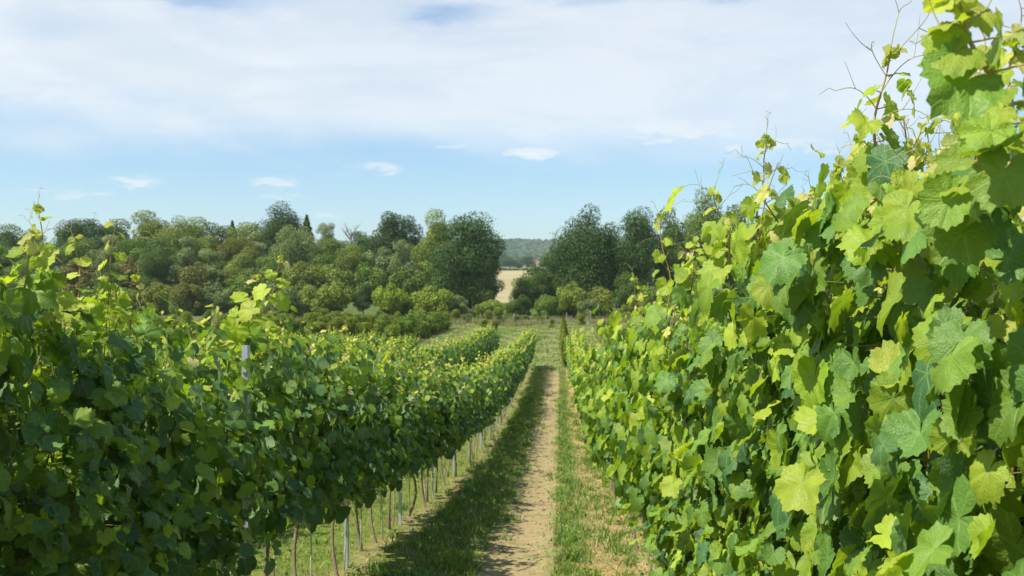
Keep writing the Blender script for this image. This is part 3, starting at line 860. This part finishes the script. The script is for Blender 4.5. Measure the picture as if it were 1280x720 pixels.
def broad_weeds():
    r = np.random.default_rng(31); mb = MB(); P = []
    for _ in range(420):
        y = 5 + r.random() ** 1.5 * 35; x = r.choice([r.normal(-1.3, .3), r.normal(.15, .2), r.normal(.65, .22), r.uniform(-3.8, -2)]); n = r.integers(10, 34); w = r.uniform(.04, .13)
        q = np.stack([x + r.normal(0, w, n), y + r.normal(0, w, n), np.zeros(n)], 1); q[:, 2] = ground(q[:, 0], q[:, 1]) + r.uniform(.01, .09, n); P.append(q)
    P = np.concatenate(P); n = len(P)
    tint = np.array([(.08, .19, .03), (.14, .26, .04), (.20, .28, .05), (.06, .14, .03)])[r.integers(0, 4, n)] * r.uniform(.8, 1.2, (n, 1))
    cards(mb, P, r.normal(0, .45, (n, 3)) + [0, 0, 1], r.uniform(.010, .026, n), tint, r)
    tag(mb.obj('broadleaf_weeds', M['blade']), 'low patches of broad-leaved weeds mixed into the track grass', 'weeds', kind='stuff')


def pebbles():
    r = np.random.default_rng(9); mb = MB(); n = 1500
    for _ in range(n):
        y = 5 + r.random() ** 1.6 * 25; x = r.choice([r.normal(-.4, .2), r.normal(.55, .25), r.normal(-1.72, .12)]); s = r.uniform(.005, .012) if r.random() < .85 else r.uniform(.014, .028)
        v = np.array([[1, 0, 0], [-1, 0, 0], [0, 1, 0], [0, -1, 0], [0, 0, 1], [0, 0, -1.]]) * s * r.uniform(.6, 1.2, (6, 1)) * np.array([1, 1, .7])
        mb.add(v + [x, y, gz(x, y) + s * .2], [0, 2, 4, 2, 1, 4, 1, 3, 4, 3, 0, 4, 2, 0, 5, 1, 2, 5, 3, 1, 5, 0, 3, 5], [3] * 8, 0, np.array([.33, .25, .17]) * r.uniform(.6, 1.4))
    tag(mb.obj('soil_clods', M['blade']), 'small dry soil clods scattered along the bare wheel tracks', 'clods', kind='stuff')




# ------------------------------------------------------------------ trees and shrubs
def cards(mb, C, Nn, size, tint, r, mat=0):
    n = len(C); Nn = Nn / (np.linalg.norm(Nn, axis=1)[:, None] + 1e-9)
    a = np.cross(Nn, r.normal(0, 1, (n, 3))); a /= np.linalg.norm(a, axis=1)[:, None] + 1e-9; b = np.cross(Nn, a)
    s = size[:, None]; k = r.uniform(.5, .9, (n, 1))
    v = np.stack([C - a * s, C - b * s * k + Nn * s * .2, C + a * s, C + b * s * k - Nn * s * .1], 1).reshape(-1, 3)
    f = np.arange(4 * n); mb.add(v, f, np.full(n, 4), mat, np.repeat(tint, 4, 0), smooth_=False)


def blob_crown(mb, blobs, n, leaf, r, spread=.75, inner=.25):
    vol = np.array([b[1].prod() ** (2 / 3) for b in blobs]); w = vol / vol.sum(); k = r.choice(len(blobs), n, p=w)
    d = r.normal(0, 1, (n, 3)); d /= np.linalg.norm(d, axis=1)[:, None]
    cen = np.array([b[0] for b in blobs])[k]; rad = np.array([b[1] for b in blobs])[k]
    rr_ = np.where(r.random(n) < inner, r.uniform(.3, .8, n), r.uniform(.86, 1.06, n) + np.abs(r.normal(0, .06, n)))
    wob = 1 + .16 * np.sin(d[:, 0] * 7 + k) * np.sin(d[:, 2] * 8 + k * 2)
    P = cen + d * rad * (rr_ * wob)[:, None]
    nr = d + r.normal(0, spread, (n, 3)) + [0, 0, .25]
    bt = r.uniform(.25, .75, len(blobs))[k]
    t = np.stack([np.clip(bt + r.normal(0, .10, n), 0, 1), r.random(n) ** 2, r.random(n)], 1)
    cards(mb, P, nr, r.uniform(.6, 1.2, n) * leaf, t, r)


pebbles(); broad_weeds()


def tree_proto(kind, seed):
    """returns (root, height, width)"""
    r = np.random.default_rng(seed); cr = MB(); tk = MB()
    if kind in ('oak', 'round', 'airy'):
        H, Wd = {'oak': (15, 13), 'round': (11, 8.5), 'airy': (12, 7)}[kind]; base = {'oak': .07, 'round': .04, 'airy': .12}[kind] * H
        cz = (H + base) / 2; hz = (H - base) / 2; nb = {'oak': 38, 'round': 26, 'airy': 28}[kind]
        blobs = []
        for i in range(nb):
            d = r.normal(0, 1, 3); d /= np.linalg.norm(d); d[2] = d[2] * .95 + .05; q = r.uniform(.5, 1.0) if i > 6 else r.uniform(.1, .4)
            s = r.uniform(.12, .24) * (1.3 if i <= 6 else 1) * (.8 if kind == 'airy' else 1)
            c = np.array([d[0] * Wd / 2 * q, d[1] * Wd / 2 * q, cz + d[2] * hz * q]); taper = 1 - .25 * max(0, d[2])
            blobs.append((c * [taper, taper, 1], np.array([Wd * s, Wd * s, Wd * s * .78]) * r.uniform(.75, 1.15)))
        blob_crown(cr, blobs, {'oak': 36000, 'round': 21000, 'airy': 13000}[kind], {'oak': .15, 'round': .14, 'airy': .12}[kind], r, .45, .12)
        th = base + hz * .7
        t = np.linspace(0, 1, 9); tk.tube(np.stack([.25 * np.sin(t * 3 + seed), .2 * np.cos(t * 2), -.4 + t * (th + .4)], 1), np.linspace(.42, .12, 9) * H / 15 * (1 + .5 * np.exp(-t * 9)), 9)
        for c, s in blobs[:22]:
            z0 = r.uniform(.5, .95) * th * .9; p0 = np.array([.25 * math.sin(3 * z0 / th + seed), .2 * math.cos(2 * z0 / th), z0])
            m_ = (p0 + c) / 2 + [0, 0, .5]; q = np.linspace(0, 1, 6)[:, None]
            tk.tube((1 - q) ** 2 * p0 + 2 * q * (1 - q) * m_ + q ** 2 * c, np.linspace(.13, .03, 6) * H / 15, 5)
    elif kind == 'bush':
        H, Wd = 5, 6; blobs = []
        for i in range(30):
            a = r.uniform(0, 6.28); q = r.uniform(0, 1) ** .6 * .75; z = r.uniform(.12, 1.0) * (1 - q * q * .75)
            s = r.uniform(.07, .20); blobs.append((np.array([math.cos(a) * q * Wd / 2, math.sin(a) * q * Wd / 2, z * (H - .6)]), np.array([Wd * s, Wd * s, Wd * s * .85])))
        blob_crown(cr, blobs, 12000, .13, r, .5, .15)
        for i in range(7):
            a = i * .9; q = np.linspace(0, 1, 6); tk.tube(np.stack([np.cos(a) * q * Wd * .3, np.sin(a) * q * Wd * .3, -.2 + q * H * .7], 1), np.linspace(.09, .02, 6), 5)
    elif kind == 'conifer':
        H, Wd = 13, 5; n = 7500; z = r.random(n) ** 1.25; tier = np.abs(np.sin(z * 34 + .4)); rad = (1 - z) ** .85 * Wd / 2 * (.55 + .45 * tier) * r.uniform(.55, 1.05, n)
        a = r.uniform(0, 6.28, n); rad *= 1 + .2 * np.sin(a * 5 + z * 20)
        P = np.stack([np.cos(a) * rad, np.sin(a) * rad, 1.0 + z * (H - 1) - rad * .22], 1)
        cards(cr, P, np.stack([np.cos(a), np.sin(a), .6 + 0 * a], 1) + r.normal(0, .5, (n, 3)), r.uniform(.14, .26, n), np.stack([r.uniform(.2, .8, n), r.random(n) ** 3, z], 1), r)
        tk.tube(np.array([[0, 0, -.3], [0, 0, H * .5], [0, 0, H * .98]]), [.26, .14, .02], 8)
    elif kind == 'sapling':      # young shrub of the plantation rows
        H, Wd = 2.4, 1.7; blobs = []
        for i in range(15):
            a = r.uniform(0, 6.28); q = r.uniform(0, .7); z = r.uniform(.1, .98); q *= (1 - .6 * z); s = r.uniform(.13, .22)
            blobs.append((np.array([math.cos(a) * q * Wd / 2, math.sin(a) * q * Wd / 2, z * (H - .3)]), np.array([Wd * s, Wd * s, Wd * s * 1.2])))
        blob_crown(cr, blobs, 2600, .07, r, .9, .2)
        tk.tube(np.array([[0, 0, -.1], [.03, 0, H * .4], [0, .02, H * .85]]), [.04, .03, .008], 6)
    elif kind == 'column':
        H, Wd = 2.6, .55; n = 3800; z = r.random(n); rad = (np.sin(np.clip(z * 1.12 + .10, 0, 1) * math.pi) ** .5) * Wd / 2 * r.uniform(.6, 1.15, n); a = r.uniform(0, 6.28, n)
        rad *= 1 + .18 * np.sin(a * 3 + z * 9)
        P = np.stack([np.cos(a) * rad, np.sin(a) * rad, .05 + z * (H - .05)], 1)
        cards(cr, P, np.stack([np.cos(a), np.sin(a), .5 + 0 * a], 1) + r.normal(0, .6, (n, 3)), r.uniform(.03, .06, n), np.stack([r.uniform(.2, .8, n), r.random(n) ** 2, z], 1), r)
        tk.tube(np.array([[0, 0, -.1], [0, 0, H * .6], [0, 0, H * .9]]), [.03, .02, .006], 6)
    root = empty({'oak': 'oak_tree', 'round': 'broadleaf_tree', 'airy': 'birch_tree', 'bush': 'bush', 'conifer': 'conifer_tree', 'sapling': 'young_shrub', 'column': 'columnar_shrub'}[kind], (0, 0, 0))
    cr.obj('crown' if kind in ('oak', 'round', 'airy', 'conifer') else 'foliage', M['tree'] if kind not in ('sapling', 'column') else M['shrub'], root)
    tk.obj('trunk', M['tree_bark'] if kind != 'airy' else M['pale_bark'], root)
    return root, H, Wd


TP = {}; tused = set()
for kind, seeds in (('oak', (1, 2, 3)), ('round', (4, 5, 6, 7)), ('airy', (8, 9)), ('bush', (10, 11, 12, 13)), ('conifer', (14, 15)), ('sapling', (16, 17, 18)), ('column', (19, 20))):
    TP[kind] = [tree_proto(kind, s) for s in seeds]
tr_r = random.Random(3)
COL = {'dark': (.042, .096, .020), 'deep': (.080, .145, .026), 'mid': (.135, .220, .032), 'olive': (.185, .235, .034), 'grey': (.170, .230, .080),
       'yellow': (.175, .220, .025), 'bright': (.21, .28, .026), 'brown': (.20, .180, .045), 'pale': (.25, .28, .12), 'moss': (.20, .26, .040), 'rust': (.165, .175, .034)}
WORD = {'dark': 'dark green', 'deep': 'deep green', 'mid': 'mid green', 'olive': 'olive green', 'grey': 'grey green', 'yellow': 'yellowish green', 'bright': 'bright yellow-green',
        'brown': 'brownish olive', 'pale': 'pale silvery green', 'moss': 'mossy green', 'rust': 'yellowish olive'}


def plant(kind, x, y, h, w, colour, label, cat, group=None, sink=0.0):
    i = tr_r.randrange(len(TP[kind])); root, H, Wd = TP[kind][i]
    if (kind, i) in tused: o = copy_tree(root)
    else: o = root; tused.add((kind, i))
    o.location = (x, y, gz(x, y) - sink); o.scale = (w / Wd, w / Wd * tr_r.uniform(.9, 1.1), h / H); o.rotation_euler = (0, 0, tr_r.uniform(0, 6.28))
    c = COL[colour]; j = tr_r.uniform(.9, 1.12)
    for ch in o.children:
        ch.color = (c[0] * j, c[1] * j, c[2] * j, 1)
    tag(o, label, cat, group); return o


def tree_at(kind, px, top, wpx, d, colour, label, cat='tree', group=None):
    x = at(px, d); h = up(top, d) - gz(x, d); return plant(kind, x, d, h, max(wpx / FPX * d, 1), colour, label, cat, group)


KW = {'oak': 'broad tree', 'round': 'round-crowned tree', 'airy': 'thin airy tree', 'bush': 'bush', 'conifer': 'pointed conifer'}


def line(items, d, where, group, jitter=4):
    for i, (kind, px, top, w, c) in enumerate(items):
        dd = d + tr_r.uniform(-jitter, jitter)
        tree_at(kind, px, top, w, dd, c, f'{WORD[c]} {KW[kind]}, {ordn(i + 1)} from the left, {where}', 'bush' if kind == 'bush' else 'tree', group)


back = [('oak', -75, 284, 80, 'deep'), ('round', -42, 290, 60, 'mid'), ('round', -10, 284, 60, 'deep'), ('oak', 28, 288, 60, 'mid'), ('oak', 78, 271, 62, 'dark'), ('round', 112, 272, 60, 'dark'), ('round', 147, 278, 60, 'deep'), ('round', 180, 269, 66, 'olive'), ('oak', 218, 274, 60, 'olive'),
        ('airy', 203, 283, 30, 'pale'), ('round', 247, 276, 60, 'moss'), ('round', 270, 280, 56, 'deep'), ('conifer', 286, 275, 34, 'deep'), ('round', 306, 279, 60, 'moss'), ('oak', 347, 257, 66, 'dark'),
        ('conifer', 381, 268, 40, 'deep'), ('airy', 407, 271, 36, 'pale'), ('round', 452, 288, 50, 'deep'), ('round', 480, 268, 46, 'dark'), ('round', 509, 273, 44, 'dark'), ('round', 538, 270, 52, 'moss'), ('round', 556, 280, 40, 'mid')]
line(back, 250, 'left wood skyline', 'trees on the skyline of the left wood')
mid1 = [('round', -50, 312, 70, 'mid'), ('round', -8, 310, 64, 'deep'), ('round', 35, 312, 60, 'mid'), ('round', 88, 300, 56, 'mid'), ('airy', 122, 290, 44, 'pale'), ('round', 155, 298, 50, 'mid'), ('round', 190, 296, 50, 'deep'), ('airy', 222, 292, 46, 'grey'), ('round', 258, 297, 48, 'moss'),
        ('round', 292, 296, 48, 'rust'), ('airy', 322, 300, 46, 'pale'), ('oak', 368, 283, 56, 'grey'), ('round', 405, 300, 48, 'mid'), ('round', 437, 306, 44, 'olive'), ('bush', 474, 300, 64, 'grey'), ('airy', 503, 292, 40, 'grey'), ('bush', 520, 312, 60, 'olive')]
line(mid1, 226, 'left wood second line', 'trees in the second line of the left wood')
mid2 = [('round', 12, 330, 56, 'mid'), ('bush', -40, 340, 70, 'olive'), ('round', 58, 336, 46, 'mid'), ('bush', 92, 316, 60, 'brown'), ('round', 124, 322, 42, 'deep'), ('bush', 156, 310, 58, 'brown'), ('oak', 192, 306, 54, 'deep'), ('bush', 232, 322, 60, 'rust'), ('airy', 262, 310, 50, 'grey'), ('round', 298, 318, 50, 'moss'),
        ('round', 336, 314, 46, 'mid'), ('bush', 376, 318, 60, 'olive'), ('bush', 420, 322, 60, 'moss'), ('bush', 461, 318, 56, 'mid'), ('bush', 505, 322, 56, 'mid'), ('bush', 523, 338, 40, 'bright'), ('bush', 556, 344, 50, 'mid'), ('bush', 596, 350, 50, 'deep')]
line(mid2, 205, 'left wood third line', 'trees in the third line of the left wood')
front = [('bush', -40, 362, 70, 'olive'), ('bush', 15, 362, 60, 'mid'), ('bush', 68, 358, 56, 'deep'), ('bush', 112, 350, 50, 'deep'), ('bush', 150, 352, 46, 'moss'), ('bush', 190, 344, 44, 'yellow'), ('bush', 228, 344, 48, 'rust'), ('bush', 262, 346, 50, 'grey'), ('bush', 300, 340, 54, 'mid'),
         ('bush', 346, 340, 56, 'grey'), ('bush', 384, 352, 44, 'moss'), ('bush', 414, 342, 54, 'olive'), ('round', 453, 356, 26, 'dark'), ('bush', 484, 346, 46, 'bright'), ('bush', 542, 350, 58, 'bright'), ('bush', 500, 366, 40, 'mid'), ('bush', 574, 366, 44, 'grey'), ('bush', 612, 370, 42, 'moss')]
line(front, 180, 'left wood front edge', 'bushes along the front of the left wood', 5)
tree_at('oak', 588, 270, 110, 192, 'dark', 'big dark green oak standing tallest at the right end of the left wood')
tree_at('round', 604, 326, 52, 188, 'deep', 'smaller dark tree tucked against the lower right of the big oak')
# right of the gap
rightw = [('round', 657, 348, 34, 'deep'), ('round', 667, 340, 44, 'deep'), ('round', 676, 330, 44, 'deep'), ('round', 696, 306, 60, 'deep'), ('round', 716, 296, 50, 'dark'), ('oak', 734, 266, 84, 'dark'), ('oak', 796, 264, 78, 'dark'), ('round', 762, 288, 50, 'deep'), ('round', 838, 270, 50, 'deep'), ('oak', 880, 246, 66, 'mid'), ('airy', 852, 300, 46, 'pale'), ('round', 915, 262, 60, 'deep'),
          ('oak', 965, 268, 70, 'deep'), ('round', 1020, 270, 60, 'mid'), ('oak', 1160, 262, 80, 'deep'), ('round', 1090, 280, 60, 'mid'), ('round', 1215, 270, 60, 'deep')]
line(rightw, 200, 'right of field gap', 'tall trees right of the field gap', 7)
rightf = [('bush', 650, 362, 30, 'deep'), ('bush', 684, 362, 42, 'mid'), ('bush', 716, 344, 46, 'moss'), ('bush', 750, 350, 44, 'olive'), ('round', 784, 342, 38, 'deep'), ('bush', 815, 350, 50, 'mid'), ('bush', 738, 368, 34, 'grey'), ('bush', 700, 376, 34, 'mid'), ('conifer', 760, 376, 24, 'yellow'), ('bush', 790, 376, 40, 'olive')]
line(rightf, 178, 'low right of field gap', 'bushes in front of the right trees', 4)
extra = [('sapling', 624, 384, 22, 'moss', 152), ('sapling', 583, 390, 26, 'grey', 160), ('sapling', 655, 392, 24, 'yellow', 165), ('sapling', 600, 380, 22, 'moss', 168), ('sapling', 636, 378, 20, 'mid', 172), ('sapling', 612, 388, 20, 'olive', 158), ('sapling', 570, 386, 24, 'moss', 165), ('sapling', 645, 390, 18, 'mid', 158), ('sapling', 690, 398, 14, 'moss', 140), ('sapling', 727, 392, 20, 'olive', 150), ('sapling', 675, 394, 22, 'moss', 160), ('sapling', 605, 396, 16, 'olive', 140)]
for i, (k, px, top, w, c, d) in enumerate(extra):
    tree_at(k, px, top, w, d, c, f'{WORD[c]} low shrub, {ordn(i + 1)} of the loose group below the big oak', 'shrub', 'loose shrubs below the big oak')
tree_at('sapling', 617, 401, 22, 128, 'rust', 'small olive shrub alone on the mown meadow before the gap', 'shrub')


def dead_tree():
    r = np.random.default_rng(40); mb = MB(); d = 246; x = at(436, d); H = up(276, d) - gz(x, d)
    t = np.linspace(0, 1, 8); mb.tube(np.stack([.3 * np.sin(t * 3), 0 * t, t * H * .8 - .3], 1), np.linspace(.22, .08, 8), 7)
    for i in range(20):
        z = r.uniform(.5, .8) * H; a = r.uniform(0, 6.28); L = r.uniform(1.2, 3.2); q = np.linspace(0, 1, 6)
        p = np.stack([.3 * math.sin(3 * z / H) + np.cos(a) * L * q * .8, np.sin(a) * L * q * .8, z + L * (q ** 1.3) * .9], 1); mb.tube(p, np.linspace(.08, .02, 6), 4)
        for _ in range(3):
            p0 = p[3]; e = p0 + r.normal(0, .5, 3) + [0, 0, .8]; mb.tube(np.array([p0, (p0 + e) / 2 + r.normal(0, .08, 3), e]), [.03, .02, .012], 4)
    o = mb.obj('dead_tree', M['pale_bark']); o.location = (x, d, gz(x, d)); tag(o, 'bare leafless tree poking above the left wood near its middle', 'tree')


dead_tree()

# plantation of young shrubs in rows left of the meadow
n_s = 0
sap_cols = ['olive', 'moss', 'yellow', 'yellow', 'mid', 'moss', 'rust']
rows = [(-14.0, 92, 138, 2.0, 'dark'), (-18.2, 96, 138, 4.0, None), (-22.1, 98, 140, 4.4, None), (-26, 98, 140, 5, None), (-30, 100, 142, 5.2, None), (-34, 100, 142, 6, None), (-38, 100, 142, 6.5, None), (-43, 102, 144, 8, None), (-48, 102, 144, 9, None), (-54, 104, 146, 10, None)]
for ri, (x, y0, y1, st, cc) in enumerate(rows):
    y = y0; i = 0
    while y < y1:
        i += 1; c = ('mid' if tr_r.random() < .75 else 'olive') if cc else tr_r.choice(sap_cols)
        plant('sapling', x + tr_r.uniform(-.3, .3), y, tr_r.uniform(1.8, 2.6), tr_r.uniform(1.7, 2.6), c,
              f'{WORD[c]} young shrub, {ordn(i)} along the {ordn(ri + 1)} planted row', 'shrub', 'young shrubs planted in rows beside the meadow')
        y += st * .78 * tr_r.uniform(.9, 1.1)
# slim columns in line past the vine rows
for i, y in enumerate((70, 76, 83, 91, 100, 112)):
    plant('column', .35 + tr_r.uniform(-.05, .05), y, tr_r.uniform(2.3, 2.7), tr_r.uniform(.55, .68), tr_r.choice(['moss', 'yellow']), f'slim columnar shrub, {ordn(i + 1)} in the line ahead of the track', 'shrub', 'slim columnar shrubs ahead of the track')
for i, y in enumerate((92, 100, 109, 119)):
    plant('column', 4.25 + tr_r.uniform(-.05, .05), y, tr_r.uniform(1.9, 2.2), tr_r.uniform(.6, .8), 'olive', f'slim columnar shrub, {ordn(i + 1)} in the line over the right vines', 'shrub', 'slim columnar shrubs over the right vines')

# far tree line and houses behind the stubble field
farline = [('round', 604, 326, 22, 'deep'), ('round', 622, 322, 26, 'dark'), ('oak', 637, 321, 22, 'dark'), ('round', 648, 325, 18, 'deep'), ('oak', 659, 320, 20, 'dark'), ('round', 680, 323, 20, 'dark'), ('round', 694, 326, 24, 'deep'), ('round', 715, 322, 26, 'dark')]
for i, (k, px, top, w, c) in enumerate(farline):
    tree_at(k, px, top, w, 900 + tr_r.uniform(-30, 30), c, f'{WORD[c]} distant hazy tree, {ordn(i + 1)} from the left past the field', 'tree', 'distant trees past the field')
for i, (px, top, w, c) in enumerate(((627, 334, 20, 'mid'), (643, 335, 18, 'deep'), (655, 335, 10, 'deep'), (676, 336, 14, 'mid'), (690, 335, 20, 'deep'))):
    tree_at('bush', px, top, w, 780, c, f'{WORD[c]} distant bush, {ordn(i + 1)} from the left atop the field', 'bush', 'distant bushes at the top of the field')


def house(px, d, w, h, label, rz):
    x = at(px, d); root = empty('house', (x, d, gz(x, d) + 1.5)); root.rotation_euler = (0, 0, rz)
    m = MB(); m.box((0, 0, h / 2 - 1), (w / 2, w * .35, h / 2 + 1)); m.obj('wall', M['plaster'], root)
    rf = MB(); a, b = w / 2 + .3, w * .35 + .4; v = [(-a, -b, h), (a, -b, h), (a, b, h), (-a, b, h), (-a, 0, h + w * .32), (a, 0, h + w * .32)]
    rf.add(v, [0, 1, 5, 4, 2, 3, 4, 5, 0, 4, 3, 1, 2, 5, 0, 3, 2, 1], [4, 4, 3, 3, 4], smooth_=False); rf.obj('roof', M['tiles'], root)
    for k in (-1, 0, 1):
        q = MB(); q.box((k * w * .3, -w * .35 - .03, h * .55), (.5, .05, .7)); q.obj('window', M['glass'], root)
    c = MB(); c.box((w * .2, .3, h + w * .32), (.35, .35, .9)); c.obj('chimney', M['tiles'], root)
    tag(root, label, 'house', 'distant houses past the field')


house(666, 1250, 7, 4.2, 'small white house with red roof left of its neighbour among distant trees', .2)
house(672, 1270, 7, 3.6, 'small red-roofed house right of its neighbour among distant trees', -.3)


# fence at the far end of the meadow
def fence_post():
    mb = MB(); mb.tube(np.array([[0, 0, -.2], [.01, 0, .7], [.02, 0, 1.5]]), [.045, .04, .035], 8)
    return mb.obj('fence_post', M['wood'])


fp = fence_post(); pxs = [(600, 402), (642, 404), (682, 403), (708, 0), (738, 0), (766, 0)]
fpos = []
for i, (px, _) in enumerate(pxs):
    q = fp if i == 0 else fp.copy()
    if i: col.objects.link(q)
    d = 151 + .6 * math.sin(i); x = at(px, d); q.location = (x, d, gz(x, d)); q.scale = (1, 1, tr_r.uniform(.9, 1.15)); fpos.append((x, d))
    tag(q, f'grey wooden fence post, {ordn(i + 1)} from the left at the far end of the meadow', 'post', 'wooden fence posts beyond the meadow')
for h, nm in ((.6, 'lower'), (1.15, 'upper')):
    mb = MB(); mb.tube(np.array([(x, y - .08, gz(x, y) + h) for x, y in fpos]), .014, 5)
    tag(mb.obj('fence_rail', M['wood']), f'{nm} thin grey rail running along the far meadow fence', 'rail', 'rails of the meadow fence')
for i, (px, d) in enumerate(((82, 60), (87, 63), (92, 66), (98, 69), (103, 72), (110, 75))):
    q = MB(); q.tube(np.array([[0, 0, -.1], [0, 0, 2.6]]), .035, 6); o = q.obj('vineyard_post', M['rod']); x = at(px, d); o.location = (x, d, gz(x, d))
    tag(o, f'whitish post, {ordn(i + 1)} from the left in the cluster beyond the left vines', 'post', 'whitish posts beyond the left vines')


# forested hill far behind
def forest():
    r = np.random.default_rng(77); n = 5200
    x = r.uniform(-520, 420, n); y = r.uniform(1750, 2950, n); z = ground(x, y)
    ico = []; t = (1 + 5 ** .5) / 2
    V = np.array([[-1, t, 0], [1, t, 0], [-1, -t, 0], [1, -t, 0], [0, -1, t], [0, 1, t], [0, -1, -t], [0, 1, -t], [t, 0, -1], [t, 0, 1], [-t, 0, -1], [-t, 0, 1]]) / math.sqrt(1 + t * t)
    F = np.array([[0, 11, 5], [0, 5, 1], [0, 1, 7], [0, 7, 10], [0, 10, 11], [1, 5, 9], [5, 11, 4], [11, 10, 2], [10, 7, 6], [7, 1, 8], [3, 9, 4], [3, 4, 2], [3, 2, 6], [3, 6, 8], [3, 8, 9], [4, 9, 5], [2, 4, 11], [6, 2, 10], [8, 6, 7], [9, 8, 1]])
    s = r.uniform(6, 12, n)
    vv = V[None] * s[:, None, None] * r.uniform(.7, 1.25, (n, 12, 1)) * [1, 1, .9] + np.stack([x, y, z + s * .4], 1)[:, None]
    ff = (F.ravel()[None] + (np.arange(n) * 12)[:, None]).ravel()
    tint = np.repeat(np.stack([r.random(n), r.random(n) ** 2, r.random(n)], 1), 12, 0)
    mb = MB(); mb.add(vv.reshape(-1, 3), ff, np.full(20 * n, 3), 0, tint)
    o = mb.obj('distant_forest', M['tree']); o.color = (.035, .070, .022, 1)
    tag(o, 'hazy forest covering the distant hill in the gap between the trees', 'forest', kind='stuff')


forest()

# the air: pale haze that softens the far hill
def haze():
    m, nt, out = new_mat('haze')
    v = nt.nodes.new('ShaderNodeVolumePrincipled'); v.inputs['Color'].default_value = (.72, .87, 1.0, 1); v.inputs['Density'].default_value = .00011; v.inputs['Anisotropy'].default_value = .2
    nt.links.new(v.outputs[0], out.inputs['Volume'])
    mb = MB(); mb.box((0, 1850, 68), (2100, 2050, 78)); o = mb.obj('haze', m); tag(o, 'pale summer haze over the far land', 'haze', kind='stuff')


haze()
for k in TP:
    for i, (root, H, Wd) in enumerate(TP[k]):
        if (k, i) not in tused:
            for c in list(root.children): bpy.data.objects.remove(c)
            bpy.data.objects.remove(root)
